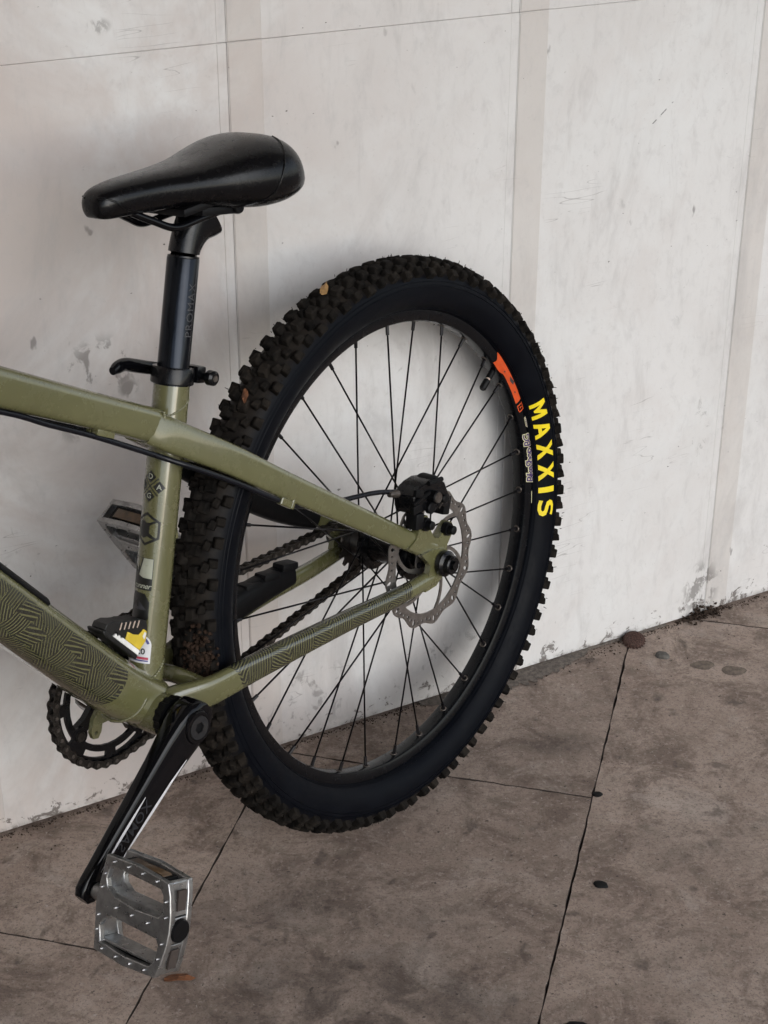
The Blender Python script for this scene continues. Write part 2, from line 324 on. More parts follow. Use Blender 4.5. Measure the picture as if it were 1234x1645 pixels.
# ------------------------------------------------------------------ mesh helpers
def finish(name, me, mat, parent=None, smooth=35, loc=None):
    if mat is not None:
        for m in (mat if isinstance(mat, (list, tuple)) else [mat]): me.materials.append(M[m] if isinstance(m, str) else m)
    if smooth:
        me.shade_smooth()
        try: me.set_sharp_from_angle(angle=radians(smooth))
        except Exception: pass
    o = bpy.data.objects.new(name, me); COL.objects.link(o)
    if parent is not None: o.parent = parent
    if loc is not None: o.location = loc
    return o
class MB:
    """collects simple shapes into one mesh"""
    def __init__(s): s.v = []; s.f = []; s.uvs = {}; s.mi = {}
    def add(s, vs, fs, uvs=None, mi=0):
        o = len(s.v); s.v += [tuple(v) for v in vs]
        for f in fs:
            k = len(s.f); s.f.append(tuple(i + o for i in f))
            if mi: s.mi[k] = mi
        return o
    def mesh(s, name='mesh'):
        me = bpy.data.meshes.new(name); me.from_pydata(s.v, [], s.f); 
        for k, m in s.mi.items(): me.polygons[k].material_index = m
        bm = bmesh.new(); bm.from_mesh(me); bmesh.ops.recalc_face_normals(bm, faces=bm.faces); bm.to_mesh(me); bm.free()
        return me
    def build(s, name, mat, parent=None, smooth=35, loc=None): return finish(name, s.mesh(name), mat, parent, smooth, loc)
    def box(s, c, d, R=None, taper=1.0, bev=0.0, mi=0):
        bm = bmesh.new(); bmesh.ops.create_cube(bm, size=1)
        for v in bm.verts:
            k = taper if v.co.z > 0 else 1
            v.co = Vector((v.co.x * d[0] * k, v.co.y * d[1] * k, v.co.z * d[2]))
        if bev: bmesh.ops.bevel(bm, geom=bm.edges[:], offset=bev, segments=1 if bev < .0012 else 2, affect='EDGES', profile=.6)
        s.bm(bm, c, R, mi)
    def bm(s, bm, c=(0, 0, 0), R=None, mi=0):
        R = R or Matrix.Identity(3); c = Vector(c)
        bm.verts.ensure_lookup_table(); bm.verts.index_update()
        s.add([R @ v.co + c for v in bm.verts], [[v.index for v in f.verts] for f in bm.faces], mi=mi); bm.free()
    def cyl(s, a, b, ra, rb=None, n=20, cap=True, mi=0):
        rb = ra if rb is None else rb; a = Vector(a); b = Vector(b); t = (b - a).normalized()
        x = t.orthogonal().normalized(); y = t.cross(x)
        vs = [a + (x * cos(2 * pi * i / n) + y * sin(2 * pi * i / n)) * ra for i in range(n)] + [b + (x * cos(2 * pi * i / n) + y * sin(2 * pi * i / n)) * rb for i in range(n)]
        fs = [(i, (i + 1) % n, n + (i + 1) % n, n + i) for i in range(n)]
        if cap: fs += [tuple(range(n))[::-1], tuple(range(n, 2 * n))]
        s.add(vs, fs, mi=mi)
    def lathe(s, prof, c=(0, 0, 0), axis=(0, 1, 0), n=64, closed=False, mi=0, cap=True):
        """prof: list of (along, radius)"""
        t = Vector(axis).normalized(); x = t.orthogonal().normalized() if abs(t.y) < .999 else Vector((1, 0, 0)); y = t.cross(x); c = Vector(c)
        vs = [c + t * p[0] + (x * cos(2 * pi * i / n) + y * sin(2 * pi * i / n)) * p[1] for i in range(n) for p in prof]
        k = len(prof); fs = []
        for i in range(n):
            for j in range(k if closed else k - 1):
                a = i * k + j; b = i * k + (j + 1) % k; a2 = ((i + 1) % n) * k + j; b2 = ((i + 1) % n) * k + (j + 1) % k
                fs.append((a, b, b2, a2))
        if not closed and cap:
            for j in (0, k - 1):
                if prof[j][1] > 1e-6: fs.append(tuple(i * k + j for i in range(n)))
        s.add(vs, fs, mi=mi)
    def plate(s, loops, th, fn, mi=0):
        """flat plate from 2D loops (first is the outline, others are holes), fn(u, v, w) -> point"""
        tri = tessellate_polygon([[Vector((p[0], p[1], 0)) for p in l] for l in loops])
        flat = [p for l in loops for p in l]; n = len(flat)
        vs = [fn(p[0], p[1], -th / 2) for p in flat] + [fn(p[0], p[1], th / 2) for p in flat]
        fs = [tuple(t) for t in tri] + [tuple(i + n for i in reversed(t)) for t in tri]
        o = 0
        for l in loops:
            k = len(l)
            fs += [(o + i, o + (i + 1) % k, o + (i + 1) % k + n, o + i + n) for i in range(k)]; o += k
        s.add(vs, fs, mi=mi)
def circ(cx, cy, r, n=12, ry=None, rot=0):
    ry = ry or r
    return [(cx + cos(rot) * r * cos(2 * pi * i / n) - sin(rot) * ry * sin(2 * pi * i / n), cy + sin(rot) * r * cos(2 * pi * i / n) + cos(rot) * ry * sin(2 * pi * i / n)) for i in range(n)]
def spline(P, m=8):
    P = [Vector(p) for p in P]
    if len(P) < 3: return [P[0].lerp(P[-1], i / m) for i in range(m + 1)]
    Q = [P[0] * 2 - P[1]] + P + [P[-1] * 2 - P[-2]]; out = []
    for i in range(1, len(Q) - 2):
        a, b, c, d = Q[i - 1:i + 3]
        for k in range(m):
            t = k / m
            out.append(.5 * ((2 * b) + (c - a) * t + (2 * a - 5 * b + 4 * c - d) * t * t + (3 * b - a - 3 * c + d) * t ** 3))
    out.append(P[-1]); return out
def sweep(name, P, dims, mat, parent=None, e=1.0, n=28, m=8, side=(0, 1, 0), twist=None, loc=None, smooth=40, cap=True):
    """tube along a smooth path; dims = (width along side, height) per control point, e < 1 squares the section; carries UVs in metres"""
    C = spline([list(p) + [0] if False else p for p in P], m)
    D = spline([(d[0], d[1], d[2] if len(d) > 2 else e) for d in dims], m)
    vs = []; ln = [0.]
    for i in range(1, len(C)): ln.append(ln[-1] + (C[i] - C[i - 1]).length)
    per = 2 * pi * sum(d[0] + d[1] for d in D) / len(D) / 4
    for i, c in enumerate(C):
        T = (C[min(i + 1, len(C) - 1)] - C[max(i - 1, 0)]).normalized()
        S = Vector(side); S = (S - T * S.dot(T)).normalized(); U = S.cross(T)
        if U.z < 0 and abs(T.z) < .95: U = -U
        for k in range(n):
            a = 2 * pi * k / n
            ca, sa = cos(a), sin(a); ex = D[i][2]
            vs.append(c + S * (-(abs(ca) ** ex) * (1 if ca >= 0 else -1) * D[i][0] / 2) + U * ((abs(sa) ** ex) * (1 if sa >= 0 else -1) * D[i][1] / 2))
    fs = []; uv = []
    for i in range(len(C) - 1):
        for k in range(n):
            k2 = (k + 1) % n
            fs.append((i * n + k, i * n + k2, (i + 1) * n + k2, (i + 1) * n + k))
            def vv(j): return (j / n if j <= n // 2 else j / n - 1) * per
            a, b = vv(k), (vv(k + 1) if k + 1 != n // 2 + 1 else .5 * per + per / n)
            if k == n - 1: b = 0
            if k > n // 2: a, b = vv(k), (0 if k == n - 1 else vv(k + 1))
            uv.append(((ln[i], a), (ln[i], b), (ln[i + 1], b), (ln[i + 1], a)))
    if cap: fs += [tuple(range(n)), tuple((len(C) - 1) * n + k for k in range(n))]
    me = bpy.data.meshes.new(name); me.from_pydata([tuple(v) for v in vs], [], fs)
    ul = me.uv_layers.new(name='UVMap').data; li = 0
    for fi, f in enumerate(me.polygons):
        for j in range(f.loop_total):
            if fi < len(uv): ul[f.loop_start + j].uv = uv[fi][j]
    bm = bmesh.new(); bm.from_mesh(me); bmesh.ops.recalc_face_normals(bm, faces=bm.faces); bm.to_mesh(me); bm.free()
    return finish(name, me, mat, parent, smooth, loc)
def tubemesh(mb, P, r, n=10, m=6, mi=0):
    C = spline(P, m) if len(P) > 2 else [Vector(p) for p in P]
    vs = []; prev = None
    for i, c in enumerate(C):
        T = (C[min(i + 1, len(C) - 1)] - C[max(i - 1, 0)]).normalized()
        x = T.orthogonal().normalized() if prev is None else (prev - T * prev.dot(T)).normalized(); prev = x; y = T.cross(x)
        vs += [c + (x * cos(2 * pi * k / n) + y * sin(2 * pi * k / n)) * r for k in range(n)]
    fs = [(i * n + k, i * n + (k + 1) % n, (i + 1) * n + (k + 1) % n, (i + 1) * n + k) for i in range(len(C) - 1) for k in range(n)]
    fs += [tuple(range(n)), tuple((len(C) - 1) * n + k for k in range(n))]
    mb.add(vs, fs, mi=mi)
def decal(name, polys, fn, mat, parent, maxlen=.004, loc=None):
    """flat print: 2D triangles / loops bent onto a surface by fn(u, v)"""
    bm = bmesh.new()
    for loops in polys:
        tri = tessellate_polygon([[Vector((p[0], p[1], 0)) for p in l] for l in loops])
        V = [bm.verts.new((p[0], p[1], 0)) for l in loops for p in l]
        for t in tri:
            try: bm.faces.new([V[i] for i in t])
            except ValueError: pass
    for _ in range(5):
        es = [e for e in bm.edges if e.calc_length() > maxlen]
        if not es: break
        bmesh.ops.subdivide_edges(bm, edges=es, cuts=1); bmesh.ops.triangulate(bm, faces=bm.faces[:])
    for v in bm.verts: v.co = fn(v.co.x, v.co.y)
    me = bpy.data.meshes.new(name); bm.to_mesh(me); bm.free()
    return finish(name, me, mat, parent, 0, loc)
def text_polys(txt, size, offset=0.0, shear=0.0, space=1.0):
    """triangles of a line of text, centred on (0, 0)"""
    cu = bpy.data.curves.new('lettering', 'FONT'); cu.body = txt; cu.size = size; cu.offset = offset; cu.shear = shear; cu.space_character = space
    cu.align_x = 'CENTER'; cu.align_y = 'CENTER'; cu.resolution_u = 3; cu.fill_mode = 'FRONT'
    o = bpy.data.objects.new('lettering', cu); COL.objects.link(o)
    dg = bpy.context.evaluated_depsgraph_get(); me = bpy.data.meshes.new_from_object(o.evaluated_get(dg))
    out = [[[(me.vertices[i].co.x, me.vertices[i].co.y) for i in p.vertices]] for p in me.polygons]
    bpy.data.objects.remove(o); bpy.data.curves.remove(cu); bpy.data.meshes.remove(me)
    return out
def tag(o, label=None, cat=None, group=None, kind=None):
    if label: o['label'] = label
    if cat: o['category'] = cat
    if group: o['group'] = group
    if kind: o['kind'] = kind
    return o
def empty(name, loc=(0, 0, 0), parent=None):
    o = bpy.data.objects.new(name, None); COL.objects.link(o); o.location = loc; o.empty_display_size = .1
    if parent is not None: o.parent = parent
    return o
def inst(name, me, parent, mat4):
    o = bpy.data.objects.new(name, me); COL.objects.link(o); o.parent = parent; o.matrix_local = mat4
    return o

# ================================================================== THE SETTING
# ---- ground sheet, floor slabs
mb = MB(); mb.add([(-60, -60, -.03), (60, -60, -.03), (60, 60, -.03), (-60, 60, -.03)], [(0, 1, 2, 3)])
tag(mb.build('ground', 'ground', smooth=0), kind='structure')
TN = Vector((cos(TILE_ANG), sin(TILE_ANG), 0)); TD = Vector((-sin(TILE_ANG), cos(TILE_ANG), 0))
SW, SL, GAP = .4075, 1.0, .0014
mb = MB(); mb.add([TN * a + TD * b + Vector((0, 0, -.0075)) for a, b in ((-5, -3), (5, -3), (5, 4.2), (-5, 4.2))], [(0, 1, 2, 3)])
pavement = tag(mb.build('pavement', 'gap', smooth=0), kind='structure')
def slab_mesh(seed):
    rd = random.Random(seed); w, l = SW - GAP, SL - GAP
    def side(p, q, k):
        out = []
        for i in range(k):
            t = i / k; x = p[0] + (q[0] - p[0]) * t; y = p[1] + (q[1] - p[1]) * t
            j = 0 if i == 0 else .0009
            out.append((x + rd.uniform(-j, j), y + rd.uniform(-j, j)))
        return out
    c = [(-w / 2, -l / 2), (w / 2, -l / 2), (w / 2, l / 2), (-w / 2, l / 2)]
    o = side(c[0], c[1], 30) + side(c[1], c[2], 70) + side(c[2], c[3], 30) + side(c[3], c[0], 70)
    n = len(o); b = MB()
    vs = [(x, y, -.02) for x, y in o] + [(x, y, -.0006) for x, y in o] + [(x * (1 - .0010 / w), y * (1 - .0010 / l), 0) for x, y in o]
    fs = [(i, (i + 1) % n, n + (i + 1) % n, n + i) for i in range(n)] + [(n + i, n + (i + 1) % n, 2 * n + (i + 1) % n, 2 * n + i) for i in range(n)] + [tuple(range(2 * n, 3 * n))]
    b.add(vs, fs); me = b.mesh('slab'); me.materials.append(M['floor']); me.materials.append(M['gap'])
    for p in me.polygons:
        if p.normal.z < .9: p.material_index = 1
    return me
slabs = [slab_mesh(i) for i in range(3)]
offs = {-1: 1.685, -2: 1.278, 0: 2.158}
for k in range(-10, 10):
    o0 = offs.get(k, 1.3 + .37 * ((k * 7) % 3))
    for j in range(-5, 3):
        n0 = -.1625 + (k + .5) * SW; d0 = o0 + (j + .5) * SL
        c = TN * n0 + TD * d0
        if c.dot(WN) > WALL_D + .65 or c.length > 4.6: continue
        ob = inst('slab', slabs[(k + 2 * j) % 3], pavement, Matrix.Translation(c) @ Matrix.Rotation(TILE_ANG, 4, 'Z'))

# ---- the panelled wall
wall_o = (WT * .95 + WN * WALL_D)
mb = MB(); mb.box((.45, .0125 + .09, 1.345), (6.3, .18, 2.69)); 
wall = mb.build('panelled_wall', 'gap', smooth=0, loc=wall_o); wall.rotation_euler = (0, 0, WALL_ANG)
tag(wall, 'grubby white painted panel wall with yellowed joint strips', 'wall')
SEAM, PITCH = .7364 - .95, .36715
def panel_mesh(w, h, th, bev):
    b = MB(); b.box((0, th / 2, 0), (w, th, h), bev=bev); me = b.mesh('panel'); return me
rows = [(.0035, .8914), (.8917, 1.7848), (1.7851, 2.684)]
pm = {}
rd = random.Random(3)
for k in range(-7, 9):
    for r, (z0, z1) in enumerate(rows):
        if r not in pm:
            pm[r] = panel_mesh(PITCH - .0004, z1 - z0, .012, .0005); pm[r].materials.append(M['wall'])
            pm[('s', r)] = panel_mesh(.0400, z1 - z0 - .0004, .002, .0009); pm[('s', r)].materials.append(M['strip'])
            pm[('b', r)] = panel_mesh(.0110, z1 - z0 - .0006, .0016, .0007); pm[('b', r)].materials.append(M['wall'])
        x0 = SEAM + k * PITCH
        dy = rd.uniform(0, .0007)
        inst('panel', pm[r], wall, Matrix.Translation((x0 + PITCH / 2, dy, (z0 + z1) / 2)))
        inst('joint_strip', pm[('s', r)], wall, Matrix.Translation((x0 + .0208, dy - .0008, (z0 + z1) / 2)))
        inst('paint_bead', pm[('b', r)], wall, Matrix.Translation((x0 - .0060, dy - .0004, (z0 + z1) / 2)))

# ---- unseen overhead slab, added to block the sky light from above
mb = MB(); mb.box((.45, -1.15, 2.80), (6.3, 2.9, .22))
added_ceiling = mb.build('added_ceiling', 'ceil', smooth=0, loc=wall_o); added_ceiling.rotation_euler = (0, 0, WALL_ANG); tag(added_ceiling, kind='structure')
mb = MB(); mb.box((-1.55, -.65, 1.345), (.2, 1.3, 2.69))  # unseen wall, added to cut the sky light on the left
sw = mb.build('added_side_wall', 'wall', smooth=0, loc=wall_o); sw.rotation_euler = (0, 0, WALL_ANG)
tag(sw, 'white painted wall added out of view to block sky light from the left', 'wall')

# ================================================================== THE BICYCLE   (x backwards, y to the drive side, z up, from the rear axle)
bike = empty('bicycle', CONTACT - Vector((0, 0, .0012)))
X_ = Vector((cos(YAW), sin(YAW), 0)); Yh = Vector((-sin(YAW), cos(YAW), 0)); Zw = Vector((0, 0, 1))
Y_ = Yh * cos(LEAN) - Zw * sin(LEAN); Z_ = Zw * cos(LEAN) + Yh * sin(LEAN)
BR = Matrix((X_, Y_, Z_)).transposed()
bike.rotation_euler = BR.to_euler()
tag(bike, 'olive green mountain bike leaning with its rear tyre against the white wall', 'bicycle')
HUB = (0, 0, RT)
CAMB = BR.transposed() @ (Vector((0, 0, 1.2217)) - CONTACT) - Vector(HUB)      # the viewer, in bicycle coordinates
def part(mb, name, mat, smooth=35): return mb.build(name, mat, bike, smooth, HUB)

BB = Vector((-.3965, 0, -.0125)); SA = Vector((.2887, 0, .9574))
# ---- frame: shells, dropouts and gussets are the part, each tube a sub-part
mb = MB()
mb.lathe([(-.0365, .0175), (-.0365, .0208), (-.0335, .0214), (.0335, .0214), (.0365, .0208), (.0365, .0175)], BB, n=48)
HT0, HT1 = Vector((-.825, 0, .420)), Vector((-.783, 0, .530))
frame = part(mb, 'frame', 'olive', 30)
mb = MB(); mb.cyl(HT0, HT1, .024, .023, 32); mb.build('head_tube', 'olive', frame, 30)
for sgn in (-1, 1):      # dropout plates
    mb = MB()
    y = sgn * .0705
    lo = [(-.034, .022), (-.014, .0215), (-.001, .0168), (.010, .0138), (.0165, .006), (.0165, -.005), (.011, -.013), (.002, -.0168), (-.012, -.024), (-.032, -.024), (-.024, -.008), (-.020, .004)]
    mb.plate([lo, circ(.002, 0, .0075, 16)], .0075, lambda u, v, w, y=y: Vector((u, y + w, v)))
    mb.build('dropout', 'olive', frame, 30)
mb = MB()
# caliper mount: two posts standing on the near stay
loop = [(-.056, .050), (-.042, .056), (-.037, .064), (-.034, .073), (-.028, .0785), (-.020, .077), (-.0165, .068), (-.015, .056), (-.010, .046), (-.002, .0425), (.005, .046), (.011, .053), (.018, .0555), (.0235, .052), (.0245, .045), (.021, .037), (.013, .029), (.010, .018), (-.010, .020)]
mb.plate([loop], .010, lambda u, v, w: Vector((u + .004, -.066 + w, v - .014)))
mb.build('caliper_mount', 'olive', frame, 30)
top_tube = sweep('top_tube', [(-.775, 0, .500), (-.62, 0, .4165), (-.50, 0, .3515), (-.40, 0, .2975), (-.338, 0, .2640)],
                 [(.034, .046, .7), (.036, .040, .55), (.037, .036, .5), (.038, .034, .5), (.038, .034, .5)], 'olive', frame, m=6)
seat_tube = sweep('seat_tube', [BB + SA * .010, BB + SA * .12, BB + SA * .3200], [(.0352, .0352)] * 3, 'olive', frame, n=40, m=6)
down_tube = sweep('down_tube', [BB + Vector((.006, 0, .004)), (-.43, 0, .0265), (-.50, 0, .1095), (-.58, 0, .2075), (-.68, 0, .3195), (-.80, 0, .452)],
                  [(.060, .050, .8), (.056, .056, .78), (.052, .056, .75), (.050, .055, .75), (.050, .054, .75), (.046, .050, .8)], 'olive_maze', frame, n=36, m=8)
for s in (-1, 1):
    sweep('seat_stay', [(-.347, s * .0085, .2665), (-.325, s * .0170, .2500), (-.270, s * .0325, .2110), (-.2093, s * .041, .1646), (-.0865, s * .055, .0738), (-.0053, s * .0655, .0135)],
          [(.0200, .0335, .5), (.0195, .0325, .5), (.0165, .030, .5), (.0165, .028, .5), (.0165, .0245, .55), (.015, .022, .6)], 'olive', frame, n=24, m=8)
    sweep('chain_stay', [(-.395, s * .020, -.010), (-.3736, s * .029, -.0082), (-.3403, s * .0405, -.0100), (-.2937, s * .0475, -.0078), (-.2257, s * .055, -.0076), (-.1506, s * .061, -.0099), (-.0696, s * .0655, -.0150), (-.010, s * .0685, -.0150)],
          [(.024, .034, .8), (.020, .033, .75), (.0155, .031, .7), (.016, .029, .7), (.018, .026, .75), (.018, .023, .8), (.017, .0205, .9), (.015, .019, .9)], 'olive_zig' if s < 0 else 'olive', frame, n=28, m=8)
# weld beads
def weld(c, ax, rad, rx=1.0, n=40, th=.0022):
    b = MB(); ax = Vector(ax).normalized(); x = Vector((0, 1, 0)); x = (x - ax * x.dot(ax)).normalized(); y = ax.cross(x)
    for i in range(n):
        a = 2 * pi * i / n
        p = Vector(c) + x * cos(a) * rad + y * sin(a) * rad * rx
        bm = bmesh.new(); bmesh.ops.create_icosphere(bm, subdivisions=1, radius=th * random.uniform(.9, 1.15)); b.bm(bm, p)
    b.build('weld_bead', 'olive', frame, 60)
weld(BB + SA * .0405, (SA.x * .3 - .55, 0, .75), .0176, 1.15, 44)
weld(BB + SA * .3000, (-.30, 0, .95), .0174, 1.12, 70, .0014)
rdw = random.Random(4)
for sy in (-1, 1):
    b_ = MB()
    for k in range(16):
        t_ = k / 15; bm = bmesh.new(); bmesh.ops.create_icosphere(bm, subdivisions=1, radius=.0021 * rdw.uniform(.85, 1.15))
        b_.bm(bm, Vector((-.3355 - .0085 * t_ + .002 * sin(3 * t_), sy * (.0186 + .0006 * sin(pi * t_)), .2785 - .031 * t_)))
    b_.build('weld_bead', 'olive', frame, 60)
for zz in range(9):
    pass
weld(BB + Vector((-.022, 0, .021)), (-.63, 0, .77), .0280, .9, 110, .0019)
# stay bridges
mb = MB(); tubemesh(mb, [(-.3405, -.04, -.009), (-.3445, 0, -.003), (-.3405, .04, -.009)], .009, 12); mb.build('stay_bridge', 'olive', frame, 60)
mb = MB(); tubemesh(mb, [(-.292, -.03, .226), (-.297, 0, .230), (-.292, .03, .226)], .007, 12); mb.build('stay_bridge', 'olive', frame, 60)
# guide tab hanging under the bottom bracket
mb = MB(); mb.plate([[(-.030, .006), (-.040, -.004), (-.0455, -.017), (-.044, -.024), (-.038, -.026), (-.033, -.021), (-.030, -.013), (-.020, -.014), (-.012, -.020), (-.006, -.006)], circ(-.0395, -.019, .0022, 10)], .005, lambda u, v, w: Vector((BB.x + u, .030 + w, BB.z + v)))
mb.build('guide_tab', 'olive', frame, 30)
# clip under the top tube, cable stops
mb = MB()
for i in range(3): mb.box((-.404, -.010 + i * .010, .2795), (.022, .0085, .0065), Matrix.Rotation(radians(28), 3, 'Y'), bev=.0012)
mb.box((-.401, 0, .2838), (.024, .026, .003), Matrix.Rotation(radians(28), 3, 'Y'), bev=.0008)
mb.build('cable_clip', 'olive', frame, 30)
mb = MB(); mb.box((-.214, -.046, .1475), (.018, .008, .008), Matrix.Rotation(radians(36), 3, 'Y'), bev=.001); mb.box((-.204, -.045, .1435), (.005, .010, .013), Matrix.Rotation(radians(36), 3, 'Y'), bev=.001)
mb.build('cable_clip', 'olive', frame, 30)
mb = MB(); mb.box((-.3275, .0, .1480), (.010, .006, .014), bev=.001); mb.build('cable_guide', 'olive', frame, 30)
# black rubber port strip on top of the down tube
dtd = Vector((-.08, 0, .098)).normalized(); dtn = Vector((.7747, 0, .6324))
def dt_s(u, v, h): return Vector((-.50, 0, .1095)) + dtd * u + dtn * (.0262 - 18. * v * v * (1 if abs(v) < .02 else 1.0) + h) + Vector((0, v, 0))
b = MB(); vs = []; fs = []; NU, NV = 14, 9
for i in range(NU + 1):
    for j in range(NV + 1):
        v = -.0185 + .037 * j / NV; u = .026 + .10 * i / NU
        if i == 0: u += .006 * abs(v) / .0185
        vs.append(dt_s(u, v, .0022))
for i in range(NU):
    for j in range(NV): a = i * (NV + 1) + j; fs.append((a, a + 1, a + NV + 2, a + NV + 1))
b.add(vs, fs); port = b.build('port_cover', 'blackmatt', frame, 30); sm = port.modifiers.new('s', 'SOLIDIFY'); sm.thickness = .003
# black chain-slap wrap on the drive-side stays
sweep('stay_wrap', [(-.290, .048, -.006), (-.2257, .055, -.002), (-.165, .060, -.0005), (-.105, .0635, -.003)], [(.024, .034, .7), (.024, .034, .7), (.0245, .033, .7), (.0225, .029, .7)], 'blackmatt', frame, n=20, m=6)
mb = MB()
for i in range(6):
    x = -.265 + i * .030; mb.box((x, .0580 - .0001 * i, .0105 + i * .0003), (.026, .018, .009), Matrix.Rotation(radians(8 + i), 3, 'Y'), bev=.003)
mb.build('wrap_ridges', 'blackmatt', frame, 30)
sweep('stay_wrap', [(-.285, .036, .210), (-.2093, .043, .156), (-.13, .052, .098), (-.062, .0585, .050)], [(.022, .034, .7), (.024, .046, .7), (.024, .044, .7), (.021, .028, .7)], 'blackmatt', frame, n=20, m=6)

# ---- seat clamp with quick-release lever
ax0 = BB + SA * .3205
def onseat(s, a, r): # axis length from ax0, angle (0 = near side, + = rear), radius
    xr = Vector((SA.z, 0, -SA.x)); return ax0 + SA * s + Vector((0, -1, 0)) * cos(a) * r + xr * sin(a) * r
mb = MB(); mb.lathe([(.0005, .0158), (.0005, .0200), (.0015, .0208), (.0150, .0208), (.0168, .0198), (.0168, .0158)], ax0, SA, 48)
mb.box(ax0 + SA * .0095 + Vector((.0235, -.004, -.006)), (.012, .022, .0165), Matrix.Rotation(radians(16), 3, 'Y'), bev=.0025)
clamp = part(mb, 'seat_clamp', 'blacksatin')
cq = ax0 + SA * .009 + Vector((.0245, 0, -.007))
mb = MB(); mb.cyl(cq + Vector((0, -.024, 0)), cq + Vector((0, .026, 0)), .0032, n=12); mb.lathe([(-.032, .0), (-.032, .0048), (-.030, .0072), (-.024, .0075), (-.0225, .006), (-.0225, .003)], cq, (0, 1, 0), 24)
mb.build('clamp_nut', 'blacksatin', clamp); mb = MB(); mb.lathe([(-.0326, 0), (-.0326, .0030), (-.0318, .0034)], cq, (0, 1, 0), 16); mb.build('nut_insert', 'brass', clamp)
lc = ax0 + SA * .0100
sweep('clamp_lever', [lc + Vector((.020, .027, -.006)), lc + Vector((.000, .0315, .001)), lc + Vector((-.018, .0305, .0085)), lc + Vector((-.034, .0275, .0150)), lc + Vector((-.047, .0235, .0165)), lc + Vector((-.0560, .0205, .0160))],
      [(.008, .012, .8), (.009, .013, .8), (.010, .0135, .8), (.010, .0130, .8), (.010, .0120, .8), (.007, .0080, .9)], 'blackgloss', clamp, n=16, m=6)

# ---- seat post
p0 = BB + SA * .30; p1 = BB + SA * .4405
mb = MB(); mb.lathe([(0, .0100), (0, .0155), ((p1 - p0).length - .001, .0155), ((p1 - p0).length, .0150), ((p1 - p0).length, .008)], p0, SA, 48)
post = part(mb, 'seat_post', 'blackano')
sweep('post_head', [p1 - SA * .004, p1 + SA * .010 + Vector((.001, 0, 0)), p1 + SA * .026 + Vector((.009, 0, 0)), p1 + SA * .036 + Vector((.022, 0, .000))],
      [(.0305, .0305, 1.), (.030, .031, 1.), (.030, .038, .8), (.033, .050, .7)], 'blacksatin', post, n=24, m=5)
hd = p1 + SA * .042 + Vector((.020, 0, 0))
mb = MB(); mb.box(hd + Vector((-.002, 0, .000)), (.052, .056, .0085), Matrix.Rotation(radians(9), 3, 'Y'), bev=.003); mb.box(hd + Vector((0, 0, .0105)), (.044, .056, .008), Matrix.Rotation(radians(9), 3, 'Y'), bev=.003)
mb.build('rail_clamp', 'blackmatt', post)
mb = MB(); mb.lathe([(-.032, 0), (-.032, .0055), (-.030, .0065), (.030, .0065), (.032, .0055), (.032, 0)], hd + Vector((.018, 0, -.001)), (0, 1, 0), 16); mb.build('clamp_bolt', 'blacksatin', post)
def post_s(u, v): # u along the post, v round it
    return BB + SA * (.392 + u) + (Vector((0, -1, 0)) * cos(v / .0155 + radians(2)) + Vector((SA.z, 0, -SA.x)) * sin(v / .0155 + radians(2))) * .01562
decal('post_lettering', text_polys('PROMAX', .0115, 0, 0, 1.15), lambda u, v: post_s(u, -v), 'greyprint', post, .003)

# ---- saddle
ST = [(-.3750, .005, .4810, .4775, .4745), (-.3725, .0125, .4880, .4785, .4700), (-.364, .0185, .4940, .480, .4675), (-.344, .0225, .4970, .481, .4660), (-.314, .0270, .4975, .480, .4640), (-.280, .0355, .4975, .477, .4610),
      (-.250, .0440, .4990, .474, .4555), (-.224, .0530, .5030, .4715, .4490), (-.202, .0595, .5065, .469, .4445), (-.182, .0625, .5080, .467, .4430), (-.163, .0610, .5060, .465, .4435), (-.149, .0540, .4995, .463, .4460), (-.1405, .041, .488, .461, .450), (-.1370, .018, .475, .460, .454)]
STS = [spline([(s[0], s[1], s[2]) for s in ST], 4), spline([(s[3], s[4], 0) for s in ST], 4)]
def saddle_pt(i, a, grow=0.):
    x, w, zt = STS[0][i]; zs, zb, _ = STS[1][i]
    c, s_ = cos(a), sin(a)
    if s_ >= 0: y = w * abs(c) ** .72 * (1 if c >= 0 else -1); z = zs + (zt - zs) * s_ ** .85 
    else: y = w * (1 - .16 * min(1, abs(s_) * 1.4)) * abs(c) ** .30 * (1 if c >= 0 else -1); z = zs - (zs - zb) * abs(s_) ** .60
    return Vector((x, y, z)) + (Vector((0, c, s_)) * grow)
NA = 48; n_s = len(STS[0]); b = MB()
vs = [saddle_pt(i, 2 * pi * k / NA) for i in range(n_s) for k in range(NA)]
fs = [(i * NA + k, i * NA + (k + 1) % NA, (i + 1) * NA + (k + 1) % NA, (i + 1) * NA + k) for i in range(n_s - 1) for k in range(NA)] + [tuple(range(NA)), tuple((n_s - 1) * NA + k for k in range(NA))]
b.add(vs, fs); saddle = part(b, 'saddle', 'leather', 65)
for a_, b_, a0, a1 in ((16, 4, radians(-70), radians(62)), (27, 41, radians(-70), radians(72))):
    for sg in (1, -1):
        P = []
        for k in range(15):
            t = k / 14; i = a_ + (b_ - a_) * t; i0 = int(i); fr = i - i0; a = a0 + (a1 - a0) * t
            a = pi - a if sg > 0 else a
            P.append(saddle_pt(i0, a, .0002).lerp(saddle_pt(min(n_s - 1, i0 + 1), a, .0002), fr))
        b = MB(); tubemesh(b, P, .0009, 6, 2); b.build('seam', 'leather', saddle, 60)
for s in (-1, 1):
    b = MB(); tubemesh(b, [(-.338, s * .012, .468), (-.317, s * .017, .456), (-.295, s * .0215, .4455), (-.265, s * .022, .4465), (-.225, s * .022, .4485), (-.195, s * .026, .453), (-.165, s * .034, .464)], .0036, 10)
    b.build('saddle_rail', 'blackgloss', saddle, 60)
